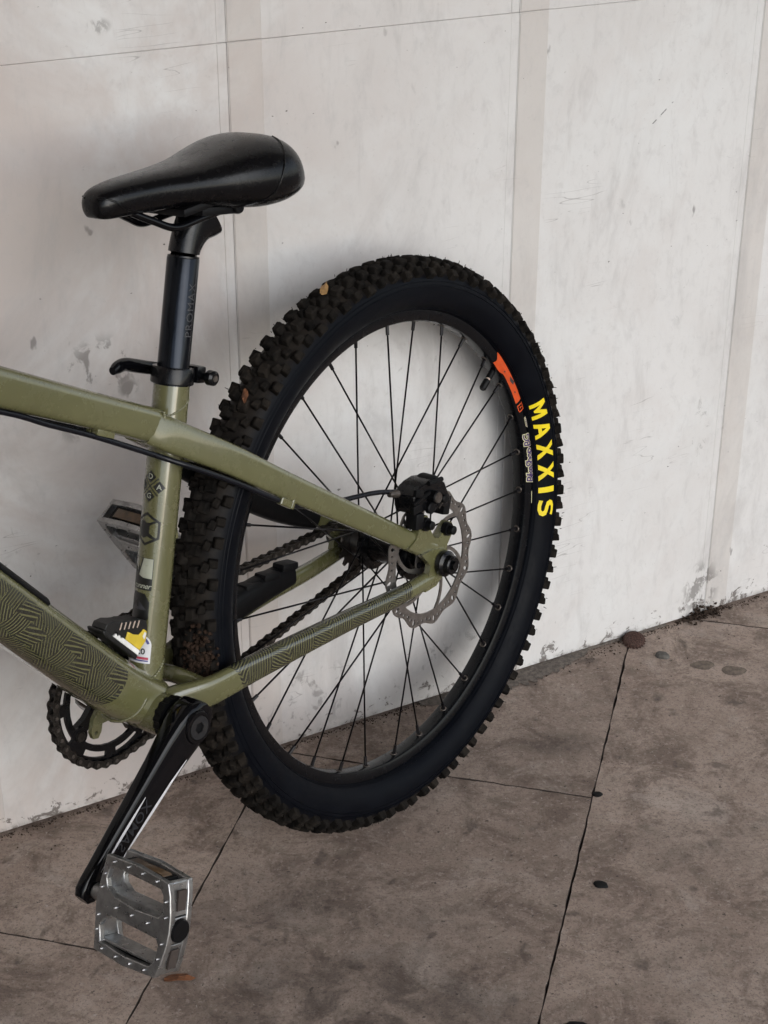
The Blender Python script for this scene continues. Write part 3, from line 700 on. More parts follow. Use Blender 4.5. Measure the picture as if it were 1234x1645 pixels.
mb = MB(); mb.box((-.235, 0, .4605), (.11, .060, .008), Matrix.Rotation(radians(-3), 3, 'Y'), bev=.003); mb.build('saddle_base', 'blackmatt', saddle)

# ---- brake hose
mb = MB(); tubemesh(mb, [(-.76, -.012, .455), (-.62, -.012, .386), (-.5105, -.010, .3345), (-.4638, -.010, .3075), (-.414, -.010, .2795), (-.3502, -.018, .2400), (-.3253, -.0330, .2235), (-.2705, -.040, .1875), (-.214, -.0455, .1475), (-.17, -.040, .125), (-.128, -.042, .116), (-.0797, -.050, .1090), (-.046, -.0545, .0990)], .0028, 10, 8)
part(mb, 'brake_hose', 'hose', 60)
mb = MB(); tubemesh(mb, [(-.76, .012, .455), (-.62, .010, .386), (-.5105, .006, .3360), (-.44, .004, .2985), (-.400, .003, .2760)], .0024, 10, 8)
part(mb, 'cable_housing', 'hose', 60)

# ---- rear tyre
def side_y(r):      # half width of the casing at radius r
    if r >= .3045: c = min(1, (r - .3045) / .0240); return .0278 * sqrt(max(0, 1 - c * c))
    c = min(1, (.3045 - r) / .0280); return .0116 + .0162 * max(0, 1 - c * c) ** .72
def casing(phi):    # half profile angle from the crown -> (y, r), normal
    y = .0278 * sin(phi); r = .3045 + .0240 * cos(phi); ny, nr = sin(phi) / .0278, cos(phi) / .0240; l = sqrt(ny * ny + nr * nr)
    return y, r, ny / l, nr / l
half = [(side_y(r), r) for r in (.2766, .2771, .2780, .2795, .2815, .2845, .2880, .2930, .2985, .3045)] + [casing(radians(90 - k * 6))[:2] for k in range(1, 16)]
prof = [(-y, r) for y, r in half] + [(y, r) for y, r in half[-2::-1]]
def make_tyre_mesh():
    b = MB(); b.lathe(prof, n=144, closed=True)
    for sg in (-1, 1):
        for rr in (.2786, .3052, .3100):
            yy = side_y(rr)
            b.lathe([(sg * (yy - .0006), rr - .0006), (sg * (yy + .0008), rr), (sg * (yy + .0002), rr + .0008)], n=144, cap=False)
    return b.mesh('tyre')
tyre = finish('tyre', make_tyre_mesh(), 'side', bike, 60, HUB)
NP = 95
kinds = {}
def knob_mesh(l, w, h, seed, sipe=False, lean=0.):
    rd = random.Random(seed); bm = bmesh.new(); bmesh.ops.create_cube(bm, size=1)
    for v in bm.verts:
        tp = v.co.z > 0
        v.co = Vector((v.co.x * l * (.86 if tp else 1.12), v.co.y * w * (.86 if tp else 1.10), h if tp else -.0035))
        if tp: v.co += Vector((rd.uniform(-1, 1) * .0011 + lean, rd.uniform(-1, 1) * .0010, rd.uniform(-1, 1) * .0009))
    bmesh.ops.bevel(bm, geom=[e for e in bm.edges if all(v.co.z > 0 for v in e.verts) or any(v.co.z > 0 for v in e.verts)], offset=.0010, segments=1, affect='EDGES')
    b = MB(); b.bm(bm); me = b.mesh('tread_knob'); me.materials.append(M['knob']); me.shade_smooth(); me.set_sharp_from_angle(angle=radians(25)); return me
KM = {'c': [knob_mesh(.0132, .0105, .0076, i) for i in range(3)], 't': [knob_mesh(.0105, .0080, .0066, 10 + i) for i in range(2)], 's': [knob_mesh(.0112, .0112, .0074, 20 + i) for i in range(3)], 'm': [knob_mesh(.0080, .0065, .0062, 40)], 'S': [knob_mesh(.0096, .0100, .0074, 30 + i) for i in range(2)]}
def knob_matrix(th, phi, twist, sink=0.):
    y, r, ny, nr = casing(phi)
    rad = Vector((sin(th), 0, cos(th))); tan = Vector((cos(th), 0, -sin(th))); ax = Vector((0, 1, 0))
    N = (rad * nr + ax * ny).normalized(); T = tan; S = N.cross(T).normalized()
    if twist: T, S = T * cos(twist) + S * sin(twist), S * cos(twist) - T * sin(twist)
    m = Matrix((T, S, N)).transposed().to_4x4(); m.translation = rad * r + ax * y - N * sink; return m, N
knobs = []
for i in range(NP):
    th = 2 * pi * i / NP; rd = random.Random(i)
    for sg in (-1, 1):
        o = 0 if sg < 0 else .5
        stp = 2 * pi / NP
        knobs.append((th + o * stp, sg * radians(14 if i % 2 else 17), sg * radians(6 if i % 2 else -4), KM['c'][i % 3]))
        knobs.append((th + (o + .5) * stp, sg * radians(57 if i % 2 else 53), 0, (KM['s'] if i % 2 else KM['S'])[i % 2]))
        if sg > 0: knobs.append((th + .78 * stp, 0., 0., KM['m'][0]))
        knobs.append((th + (o + .3) * stp, sg * radians(35 if i % 2 else 38), sg * radians(12), KM['t'][i % 2]))
scored = []
for th, ph, tw, me in knobs:
    m, N = knob_matrix(th, ph, tw); p = m.translation
    tc = (CAMB - p).normalized(); scored.append((N.dot(tc), m, me))
scored.sort(key=lambda q: -q[0])
for sc, m, me in scored[:300]: inst('tread_knob', me, tyre, m)
def bake(name, items, parent, mat):
    b = MB()
    for m, me in items: b.add([m @ v.co for v in me.vertices], [tuple(p.vertices) for p in me.polygons])
    return b.build(name, mat, parent, 25)
tag(bake('tread_knobs', [(m, me) for sc, m, me in scored[300:]], tyre, 'knob'), kind='stuff')
b = MB(); rd = random.Random(5)       # moulding whiskers
for i in range(260):
    th = rd.uniform(0, 2 * pi); ph = radians(rd.choice((-57, -53, -15, 15, 53, 57, 17, -17)) + rd.uniform(-4, 4)); m, N = knob_matrix(th, ph, 0)
    p = m.translation + N * .0075; q = p + (N + Vector((rd.uniform(-.5, .5), rd.uniform(-.5, .5), rd.uniform(-.5, .5)))) * rd.uniform(.0014, .0030)
    b.cyl(p, q, .0005, .0003, 5)
tag(b.build('tread_whiskers', 'knob', tyre, 60), kind='stuff')
# lettering on the near sidewall
def side_s(th, r, h=.0004):
    y = side_y(r); e = .0005; dy = (side_y(r + e) - side_y(r - e)) / (2 * e)
    ny, nr = 1.0, -dy; l = sqrt(ny * ny + nr * nr)
    r2 = r + nr / l * h; y2 = y + ny / l * h
    return Vector((r2 * sin(th), -y2, r2 * cos(th)))
LET = {'M': [[(0, 0), (0, 1), (.26, 1), (.5, .52), (.74, 1), (1, 1), (1, 0), (.76, 0), (.76, .58), (.56, .16), (.44, .16), (.24, .58), (.24, 0)]],
       'A': [[(0, 0), (.36, 1), (.64, 1), (1, 0), (.74, 0), (.67, .2), (.33, .2), (.26, 0)], [(.40, .4), (.60, .4), (.5, .72)]],
       'X': [[(0, 0), (.34, .51), (.03, 1), (.32, 1), (.5, .70), (.68, 1), (.97, 1), (.66, .51), (1, 0), (.70, 0), (.5, .33), (.30, 0)]],
       'I': [[(.34, 0), (.34, 1), (.66, 1), (.66, 0)]],
       'S': [[(.04, .06), (.30, .0), (.62, 0), (.90, .10), (.98, .30), (.90, .50), (.62, .61), (.40, .66), (.33, .74), (.42, .82), (.62, .83), (.86, .76), (.92, .95), (.66, 1), (.36, 1), (.12, .90), (.05, .70), (.14, .50), (.40, .41), (.64, .36), (.71, .27), (.62, .18), (.38, .17), (.08, .26)]]}
def word(txt, r0, r1, th0, th1, gap=.28, narrow=('I',)):
    ws = [(.55 if c in narrow else 1.0) for c in txt]; tot = sum(ws) + gap * (len(txt) - 1); k = (th1 - th0) / tot; polys = []; t = th0
    for c, w in zip(txt, ws):
        polys.append([[(t + (px - (.225 if c in narrow else 0)) * k, r0 + (r1 - r0) * py) for px, py in l] for l in LET[c]]); t += (w + gap) * k
    return [[[(a * .3, r) for a, r in l] for l in p] for p in polys]
decal('tyre_lettering', word('MAXXIS', .2806, .3008, radians(70.8), radians(102.4)), lambda u, v: side_s(u / .3, v), 'yellowprint', tyre, .004)
decal('embossed_lettering', word('MAXXIS', .2830, .3000, radians(112), radians(138)), lambda u, v: side_s(u / .3, v, .0005), 'side', tyre, .004)
# mud
b = MB(); rd = random.Random(11)
for i in range(420):
    th = radians(272.5) + rd.gauss(0, .042); ph = radians(-30 + rd.gauss(0, 14)); m, N = knob_matrix(th, ph, 0)
    bm = bmesh.new(); bmesh.ops.create_icosphere(bm, subdivisions=1, radius=rd.uniform(.0009, .0032))
    for v in bm.verts: v.co *= rd.uniform(.7, 1.3)
    b.bm(bm, m.translation + N * rd.uniform(.000, .0078))
tag(b.build('caked_mud', 'mud', tyre, 40), kind='stuff')

# ---- rear wheel: the rim is the part, spokes, nipples, hub and rotor are its sub-parts
RP = [(-.0106, .2775), (-.0114, .2777), (-.0119, .2757), (-.0116, .2700), (-.0092, .2644), (-.0068, .2632), (.0068, .2632), (.0092, .2644), (.0116, .2700), (.0119, .2757), (.0114, .2777), (.0106, .2775), (.0095, .271), (-.0095, .271)]
b = MB(); b.lathe(RP, n=160, closed=True); wheel = part(b, 'rear_wheel', 'rim', 28)
PH = .28117; N32 = 32
spm = MB(); spm.cyl((0, 0, 0), (0, 0, 1), .00105, .00105, 8); spm = spm.mesh('spoke'); spm.materials.append(M['spoke']); spm.shade_smooth()
nm = MB(); nm.lathe([(-.0115, .0009), (-.0115, .0020), (0, .0021)], axis=(0, 0, 1), n=8); nm = nm.mesh('nipple'); nm.materials.append(M['spoke'])
em = MB(); em.lathe([(-.0004, .0022), (-.0010, .0030), (-.0008, .0042), (.0004, .0046)], axis=(0, 0, 1), n=14, cap=False); em = em.mesh('eyelet'); em.materials.append(M['brass']); em.shade_smooth()
def zto(p, q, scale=True):
    d = q - p; m = d.to_track_quat('Z', 'Y').to_matrix().to_4x4()
    if scale: m = m @ Matrix.Diagonal((1, 1, d.length, 1))
    m.translation = p; return m
for i in range(N32):
    th = PH + 2 * pi * i / N32; near = (i % 2 == 1)
    rimp = Vector((.2632 * sin(th), (-.0012 if near else .0012), .2632 * cos(th)))
    j = i // 2; dl = radians(67.5) * (-1 if j % 2 else 1); hy = -.0345 if near else .0225; hr = .0255 if near else .0255
    hp = Vector((hr * sin(th + dl), hy + (.0022 if j % 2 else -.0022), hr * cos(th + dl)))
    inst('spoke', spm, wheel, zto(hp, rimp)); inst('nipple', nm, wheel, zto(hp, rimp, False) @ Matrix.Translation((0, 0, (rimp - hp).length)))
    em_m = Vector((sin(th), 0, cos(th))).to_track_quat('Z', 'Y').to_matrix().to_4x4(); em_m.translation = Vector((.2632 * sin(th), 0, .2632 * cos(th))); inst('eyelet', em, wheel, em_m)
mb = MB(); mb.lathe([(-.046, .012), (-.046, .021), (-.040, .021), (-.038, .0285), (-.031, .0285), (-.029, .019), (-.010, .0165), (.008, .0175), (.018, .0195), (.020, .0285), (.0265, .0285), (.028, .022), (.034, .0185), (.034, .012)], n=48)
mb.build('hub_shell', 'blacksatin', wheel)
mb = MB(); mb.lathe([(-.0665, .006), (-.0665, .010), (-.056, .0105), (-.050, .014), (-.046, .014)], n=24); mb.lathe([(.060, .0135), (.0665, .010), (.0665, .006)], n=24)
mb.cyl((0, -.0945, 0), (0, .090, 0), .0052, n=16)
mb.build('axle', 'blacksatin', wheel)
mb = MB(); mb.lathe([(-.0745, .006), (-.0745, .0135), (-.0775, .0150), (-.082, .0150), (-.0845, .0115), (-.090, .0110), (-.0915, .0095), (-.0915, .0055), (-.0885, .0055)], n=28); mb.build('axle_nut', 'blacksatin', wheel)
mb = MB(); mb.lathe([(.0745, .006), (.0745, .0125), (.086, .0125), (.088, .010), (.088, 0)], n=24); mb.build('axle_nut', 'blacksatin', wheel)
mb = MB(); mb.lathe([(-.0935, 0), (-.0935, .0040), (-.0905, .0055)], n=6); mb.build('axle_bolt', 'chain', wheel, 0)
mb = MB(); mb.lathe([(.034, .0165), (.060, .0165), (.060, .012)], n=32); mb.build('freehub_spacer', 'steel', wheel)
# sprocket
def cog(nteeth, pr, inner, y, th, name, mat, parent, c=(0, 0, 0), holes=(), rot=0.):
    o = []
    for i in range(nteeth):
        a = 2 * pi * (i + .5) / nteeth + rot; p = 2 * pi / nteeth
        for da, rr in ((-.5, -.0038), (-.30, -.0028), (-.14, .0032), (.14, .0032), (.30, -.0028)):
            o.append(((pr + rr) * sin(a + da * p), (pr + rr) * cos(a + da * p)))
    b = MB(); b.plate([o, circ(0, 0, inner, 32)] + list(holes), th, lambda u, v, w: Vector((c[0] + u, y + w, c[2] + v)))
    return b.build(name, mat, parent, 20)
cog(16, .0325, .017, .0470, .0022, 'sprocket', 'chain', wheel)
# brake rotor
RY = -.0575
o = []
for i in range(144):
    a = 2 * pi * i / 144; o.append(((.0776 + .0028 * cos(12 * a)) * sin(a), (.0776 + .0028 * cos(12 * a)) * cos(a)))
holes = []
for i in range(12):
    a0 = 2 * pi * i / 12
    for da, rr, ra, rb in ((0, .0742, .0017, .0034), (.105, .0722, .0013, .0017), (.20, .0705, .0013, .0017), (.315, .0715, .0013, .0017), (.42, .0728, .0013, .0017)):
        a = a0 + da; holes.append(circ(rr * sin(a), rr * cos(a), ra * 1.35, 10, rb * 1.2, rot=-a))
ri = [(.0630 * sin(2 * pi * i / 96), .0630 * cos(2 * pi * i / 96)) for i in range(96)]
b = MB(); b.plate([o, ri] + holes, .0018, lambda u, v, w: Vector((u, RY + w, v)))
for i in range(6):
    a0 = 2 * pi * i / 6 + .3; L = []; Rr = []
    for k in range(9):
        t = k / 8; r = .021 + .047 * t; a = a0 + .75 * t ** 1.1; w = .0080 - .0032 * sin(pi * t) + .0022 * (t > .9)
        tx, tz = cos(a), -sin(a)
        L.append((r * sin(a) - tx * w / 2, r * cos(a) - tz * w / 2)); Rr.append((r * sin(a) + tx * w / 2, r * cos(a) + tz * w / 2))
    b.plate([L + Rr[::-1]], .00172, lambda u, v, w: Vector((u, RY + w, v)))
    a = a0 + .5; 
b.plate([circ(0, 0, .0265, 48), circ(0, 0, .017, 32)] , .00166, lambda u, v, w: Vector((u, RY + w, v)))
b.build('brake_rotor', 'steel', wheel, 30)
mb = MB()
for i in range(6):
    a = 2 * pi * i / 6 + .6; mb.lathe([(RY - .0035, 0), (RY - .0035, .003), (RY - .001, .0036), (RY, .0036)], (.022 * sin(a), 0, .022 * cos(a)), (0, 1, 0), 12)
mb.build('rotor_bolts', 'blacksatin', wheel)
# valve
tv = PH + radians(11.25 * 3.5); vr = Vector((sin(tv), 0, cos(tv)))
mb = MB(); mb.cyl(vr * .2635, vr * .252, .0040, .0037, 14); valve = mb.build('valve', 'blackmatt', wheel)
mb = MB(); mb.cyl(vr * .252, vr * .2495, .0030, .0030, 14); mb.build('valve_collar', 'lace', wheel); mb = MB(); mb.lathe([(0, .0036), (.001, .0044), (.0125, .0044), (.0145, .003), (.0145, 0)], vr * .2497, -vr, 14); mb.build('valve_cap', 'blackmatt', wheel)
# rim stickers on the near flank
def rim_s(th, r, h=.0003):
    r = .2634 + (r - .2655) * .76
    if r > .2700: return Vector((r * sin(th), -.01185 - h, r * cos(th)))
    t = (r - .2644) / .0056; y = .0092 + .0024 * t
    return Vector(((r - h * .4) * sin(th), -y - h, (r - h * .4) * cos(th)))
A = lambda d, r: (radians(d) * .275, r)
decal('rim_sticker', [[[A(50.2, .2822), A(52.8, .2836), A(53.4, .2836)] + [A(53.4 + k, .2836) for k in range(1, 15)] + [A(68.0, .2836), A(68.2, .2705)] + [A(68.2 - k, .2705) for k in range(1, 11)] + [A(57.0, .2700), A(55.8, .2672), A(54.6, .2662), A(51.4, .2664), A(51.8, .2720)]]],
      lambda u, v: rim_s(u / .275, v), 'orangeprint', wheel, .004)
decal('rim_sticker_logo', [[[A(68.9, .2830), A(71.3, .2830), A(71.3, .2812), A(68.9, .2812)]], [[A(70.9, .2808), A(71.3, .2808), A(71.3, .2722), A(70.9, .2722)]], [[A(69.0, .2800), A(69.4, .2800), A(69.4, .2712), A(69.0, .2712)]], [[A(69.45, .2728), A(70.85, .2728), A(70.85, .2712), A(69.45, .2712)]], [[A(69.9, .2798), A(70.3, .2798), A(70.3, .2745), A(69.9, .2745)]]],
      lambda u, v: rim_s(u / .275, v), 'orangeprint', wheel, .004)
decal('rim_sticker_print', [[[A(59.4, .279), A(62.0, .2825), A(62.4, .2775), A(60.6, .2745)]], [[A(56.4, .2745), A(57.0, .2755), A(57.0, .2735), A(56.5, .2728)]], [[A(64.4, .2765), A(65.0, .2770), A(65.0, .2745), A(64.4, .274)]]], lambda u, v: rim_s(u / .275, v, .0006), 'greyprint', wheel, .004)
c0 = radians(85.8) * .275
for off, mat, h, nm_ in ((.0013, 'creamprint', .0003, 'shop_sticker'), (.00025, 'purpleprint', .0007, 'shop_lettering')):
    decal(nm_, text_polys('BikeShop-BG', .0172, off, .25, .83), lambda u, v, h=h: rim_s((c0 - u * .88) / .275, .2762 - v * 1.05, h), mat, wheel, .004)
for off, mat, h, nm_ in ((.0008, 'creamprint', .00045, 'shop_sticker'), (.0, 'purpleprint', .00085, 'shop_lettering')):
    decal(nm_, text_polys('.com', .0085, off, .2, .85), lambda u, v, h=h: rim_s((c0 - .050 - u) / .275, .2800 - v * .9, h), mat, wheel, .004)
decal('shop_sticker', [[[(c0 + .046, .2786), (c0 + .062, .2800), (c0 + .062, .2814), (c0 + .046, .2802)]]], lambda u, v: rim_s(u / .275, v), 'creamprint', wheel, .004)

# ---- brake caliper
mb = MB()
def cp(u, v, w): return Vector((-.011 + (u + .014) * .88, -.0605 + w * .92, .083 + (v - .085) * .88))
mb.plate([[(-.0500, .083), (-.0490, .098), (-.0400, .1045), (-.030, .1075), (-.012, .1085), (.004, .1045), (.015, .0960), (.019, .085), (.024, .074), (.023, .064), (.012, .062), (.004, .068), (-.006, .064), (-.014, .066), (-.024, .074), (-.038, .071), (-.048, .074)]], .030, cp)
caliper = part(mb, 'brake_caliper', 'blacksatin', 25)
bv = caliper.modifiers.new('b', 'BEVEL'); bv.width = .0020; bv.segments = 2; bv.limit_method = 'ANGLE'; bv.angle_limit = radians(30)
mb = MB()
mb.box((-.030, -.0755, .0895), (.030, .0045, .0040), Matrix.Rotation(radians(-8), 3, 'Y'), bev=.001); mb.box((-.034, -.0750, .0965), (.014, .005, .008), Matrix.Rotation(radians(20), 3, 'Y'), bev=.0012); mb.cyl((-.018, -.0770, .1030), (.006, -.0770, .1000), .0028, n=10); mb.box((-.040, -.0748, .0800), (.012, .004, .010), bev=.0012)
mb.lathe([(-.0820, 0), (-.0820, .0060), (-.0805, .0072), (-.074, .0072)], (-.008, 0, .0835), (0, 1, 0), 24)
mb.lathe([(-.0800, 0), (-.0800, .0040), (-.0790, .005), (-.074, .005)], (.0085, 0, .0755), (0, 1, 0), 20)
mb.lathe([(-.0795, 0), (-.0795, .0058), (-.0785, .0068), (-.074, .0068)], (-.0165, 0, .0735), (0, 1, 0), 20)
mb.lathe([(-.0, 0), (-.0, .0085), (.0020, .0108), (.018, .0112), (.021, .010), (.021, 0)], (-.002, -.0735, .0945), (0, 1, 0), 28)
mb.box((.019, -.0640, .0625), (.012, .018, .022), Matrix.Rotation(radians(20), 3, 'Y'), bev=.002)
mb.box((-.036, -.0690, .0640), (.015, .016, .019), Matrix.Rotation(radians(12), 3, 'Y'), bev=.003)
mb.build('caliper_body', 'blackmatt', caliper, 30)
mb = MB(); mb.lathe([(-.0828, .0046), (-.0830, .0056), (-.0818, .0062)], (-.008, 0, .0835), (0, 1, 0), 24); mb.build('adjuster_ring', 'brass', caliper)
mb = MB(); mb.cyl((-.060, -.0550, .1010), (-.047, -.0560, .0975), .0032, .0046, 12); mb.build('hose_fitting', 'brass', caliper)
mb = MB(); mb.box((.003, -.0765, .0702), (.010, .0012, .0012), Matrix.Rotation(radians(-35), 3, 'Y')); mb.build('caliper_mark', 'brass', caliper)
mb = MB()
for p in ((-.022, 0, .0550), (.0165, 0, .0345)):
    mb.lathe([(-.0830, 0), (-.0830, .0036), (-.0822, .0050), (-.0755, .0054), (-.0755, .0075), (-.072, .0078), (-.069, .0078)], p, (0, 1, 0), 20)
mb.build('mount_bolts', 'blackmatt', caliper)

# ---- bottom bracket cups, cranks, chainring
b = MB()
for s in (-1, 1):
    o = []
    for i in range(64):
        a = 2 * pi * i / 64; r = .0216 if (i // 2) % 2 == 0 else .0203; o.append((r * cos(a), r * sin(a)))
    b.plate([o, circ(0, 0, .0135, 24)], .0085, lambda u, v, w, s=s: Vector((BB.x + u, s * .0412 + w, BB.z + v)))
b.cyl(BB + Vector((0, -.062, 0)), BB + Vector((0, .062, 0)), .0120, n=24)
part(b, 'bottom_bracket', 'blackmatt', 25)
CV = Vector((-.1555, 0, -.0902)); CD = CV.normalized()
def crank(sgn):
    d = CD * (1 if sgn < 0 else -1); L = CV.length; yo = lambda t: sgn * (.0620 + .0145 * min(1, max(0, t)))
    per = Vector((d.z, 0, -d.x))
    if per.z < 0: per = -per
    prof = [(-.0235, .018, .026), (-.019, .034, .028), (-.008, .0435, .029), (.010, .0450, .028), (.030, .0420, .024), (.055, .0375, .0205), (.09, .0345, .0185), (.13, .0315, .0165), (L - .016, .0285, .0150), (L - .002, .0280, .0145), (L + .008, .0235, .0140), (L + .0135, .0130, .012)]
    vs = []; n = 8; rings = []
    P = [BB + d * t + Vector((0, yo(t / L), 0)) for t, w, h in prof]
    b = MB()
    # forged bar with softly rounded edges and a shallow ridge along the outer face
    C = []; k = 32
    for (t, w, h), p in zip(prof, P):
        ring_ = []
        for q in range(k):
            a = 2 * pi * q / k; ca, sa = cos(a), sin(a)
            cu = (abs(ca) ** .55) * (1 if ca >= 0 else -1); cv = (abs(sa) ** .55) * (1 if sa >= 0 else -1)
            ring_.append(p + per * (w / 2 * cu) + Vector((0, sgn * h / 2 * cv, 0)))
        C.append(ring_)
    vs = [q for c in C for q in c]
    fs = [(i * k + j, i * k + (j + 1) % k, (i + 1) * k + (j + 1) % k, (i + 1) * k + j) for i in range(len(C) - 1) for j in range(k)] + [tuple(range(k)), tuple((len(C) - 1) * k + j for j in range(k))]
    b.add(vs, fs)
    b.lathe([(sgn * .046, .013), (sgn * .046, .0175), (sgn * .052, .0182), (sgn * .0765, .0168), (sgn * .0788, .0155), (sgn * .0788, .0122), (sgn * .0765, .0120)], BB, (0, 1, 0), 40)
    arm = part(b, 'crank_arm', 'blackgloss', 40)
    b = MB(); b.plate([circ(0, 0, .0118, 28), circ(0, 0, .0058, 6)], .004, lambda u, v, w: Vector((BB.x + u, sgn * .0773 + w, BB.z + v))); b.build('crank_bolt', 'boltgrey', arm, 25)
    b = MB(); b.plate([circ(0, 0, .0060, 12)], .001, lambda u, v, w: Vector((BB.x + u, sgn * .0770 + w, BB.z + v))); b.build('bolt_recess', 'blackmatt', arm, 25)
    return arm, d, per
arm, cd, cper = crank(-1); farm, _, _ = crank(1)
if cper.x > 0: pass
CPR = [(-.008, .029), (.010, .028), (.030, .024), (.055, .0205), (.09, .0185), (.13, .0165), (.167, .0150), (.182, .0145)]
def crank_s(t, v, h=.0004): # on the outer face
    th = CPR[-1][1]
    for (a, ha), (b_, hb_) in zip(CPR, CPR[1:]):
        if a <= t <= b_: th = ha + (hb_ - ha) * (t - a) / (b_ - a); break
    return BB + cd * t + cper * v + Vector((0, -(.0620 + .0145 * max(0, t) / CV.length) - th / 2 - h, 0))
tp = text_polys('SAMOX', .0150, .0002, 0, 1.05)
decal('crank_lettering', tp, lambda u, v: crank_s(.112 - u, -v + .0005, .0005), 'faintprint', arm, .006)
for sg_, t0, t1 in ((1, .030, .150), (-1, .085, .165)):  # bright strips painted on as the highlights along the arm's ridges
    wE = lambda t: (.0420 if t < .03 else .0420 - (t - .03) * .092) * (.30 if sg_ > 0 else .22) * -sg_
    decal('crank_highlight_strip', [[[(t0 + (t1 - t0) * k / 8, -.0017 * sin(pi * (.08 + .9 * k / 8))) for k in range(9)] + [(t0 + (t1 - t0) * k / 8, .0017 * sin(pi * (.08 + .9 * k / 8))) for k in range(8, -1, -1)]]], lambda u, v: crank_s(u, wE(u) * 1.0 + v, .0005), 'highlightpaint', arm, .006)
# chainring
CY = .0475; NT36 = 36; PR = 12.7e-3 / (2 * sin(pi / NT36))
holes = []
for i in range(4):
    a0 = pi / 4 + i * pi / 2 + .25
    for f0, f1 in ((.10, .60), (.80, 1.30)):
        lo = []
        for k in range(9): a = a0 + f0 + (f1 - f0) * k / 8; lo.append((.0655 * sin(a), .0655 * cos(a)))
        for k in range(9): a = a0 + f1 - (f1 - f0) * k / 8; lo.append((.0595 * sin(a), .0595 * cos(a)))
        holes.append(lo)
ring = cog(NT36, PR, .0530, CY, .0032, 'chainring', 'blacksatin', bike, BB, holes); ring.location = HUB
b = MB()
for i in range(4):
    a = pi / 4 + i * pi / 2 + .25 + .02; a += pi / 2 * 0
    pts = [(-.010, .012), (-.0058, .036), (-.0085, .0545), (.0085, .0545), (.0058, .036), (.010, .012)]
    ca, sa = cos(a), sin(a)
    b.plate([[(p[0] * ca + p[1] * sa, -p[0] * sa + p[1] * ca) for p in pts]], .007, lambda u, v, w: Vector((BB.x + u, CY + .0045 + w, BB.z + v)))
b.plate([circ(0, 0, .021, 32)], .008, lambda u, v, w: Vector((BB.x + u, CY + .0048 + w, BB.z + v)))
b.build('chainring_spider', 'blacksatin', ring, 25)
for i in range(4):
    a = pi / 4 + i * pi / 2 + .27; b = MB(); c = BB + Vector((.0525 * sin(a), 0, .0525 * cos(a)))
    b.lathe([(CY - .0045, .0028), (CY - .0045, .0050), (CY - .003, .0058), (CY + .002, .0058)], c, (0, 1, 0), 16); b.build('chainring_bolt', 'chain', ring)
    b = MB(); b.lathe([(CY - .002, .0056), (CY - .002, .0098), (CY + .001, .0098)], c, (0, 1, 0), 18); b.build('bolt_boss', 'blacksatin', ring)
# chain
r1, r2 = PR, .0325; c1 = Vector((BB.x, BB.z)); c2 = Vector((0, 0)); dd = c2 - c1; D = dd.length; base = atan2(dd.y, dd.x); al = math.acos((r1 - r2) / D)
def cpnt(c, r, a): return Vector((c.x + r * cos(a), c.y + r * sin(a)))
path = []
uT1, uT2 = cpnt(c1, r1, base + al), cpnt(c2, r2, base + al); lT1, lT2 = cpnt(c1, r1, base - al), cpnt(c2, r2, base - al)
for k in range(60): path.append(uT1.lerp(uT2, k / 60) - Vector((0, .0045 * sin(pi * k / 60))))
for k in range(40): path.append(cpnt(c2, r2, base + al - 2 * al * k / 40))
for k in range(60): path.append(lT2.lerp(lT1, k / 60) - Vector((0, .002 * sin(pi * k / 60))))
for k in range(80): path.append(cpnt(c1, r1, base - al - (2 * pi - 2 * al) * k / 80))
seg = [0.]
for i in range(len(path)): seg.append(seg[-1] + (path[(i + 1) % len(path)] - path[i]).length)
TOT = seg[-1]; NL = int(round(TOT / .0127 / 2)) * 2
def at(s):
    s %= TOT
    for i in range(len(path)):
        if seg[i + 1] >= s: return path[i].lerp(path[(i + 1) % len(path)], (s - seg[i]) / (seg[i + 1] - seg[i]))
    return path[0]
pins = [at(TOT * (i + .35) / NL) for i in range(NL)]
b = MB()
for p in pins: b.cyl((p.x, CY - .0028, p.y), (p.x, CY + .0028, p.y), .0038, n=10); b.cyl((p.x, CY - .0057, p.y), (p.x, CY + .0057, p.y), .0021, n=8, mi=1)
chain = part(b, 'chain', ['chain', 'brass'], 40)
def link_mesh(yo, r, ln):
    pts = []
    for k in range(9): a = radians(-100 + 200 * k / 8); pts.append((ln / 2 + r * cos(a), r * sin(a)))
    pts.append((0, r * .66))
    for k in range(9): a = radians(80 + 200 * k / 8); pts.append((-ln / 2 + r * cos(a), r * sin(a)))
    pts.append((0, -r * .66))
    b = MB()
    for s in (-1, 1): b.plate([pts], .0010, lambda u, v, w, s=s: Vector((u, s * yo + w, v)))
    me = b.mesh('chain_link'); me.materials.append(M['chain']); return me
LM = [link_mesh(.0031, .0046, .0127), link_mesh(.0042, .0047, .0127)]
for i in range(NL):
    p, q = pins[i], pins[(i + 1) % NL]; d = q - p; mid = (p + q) / 2
    m = Matrix.Translation((mid.x, CY, mid.y)) @ Matrix.Rotation(-atan2(d.y, d.x), 4, 'Y'); inst('chain_link', LM[i % 2], chain, m)

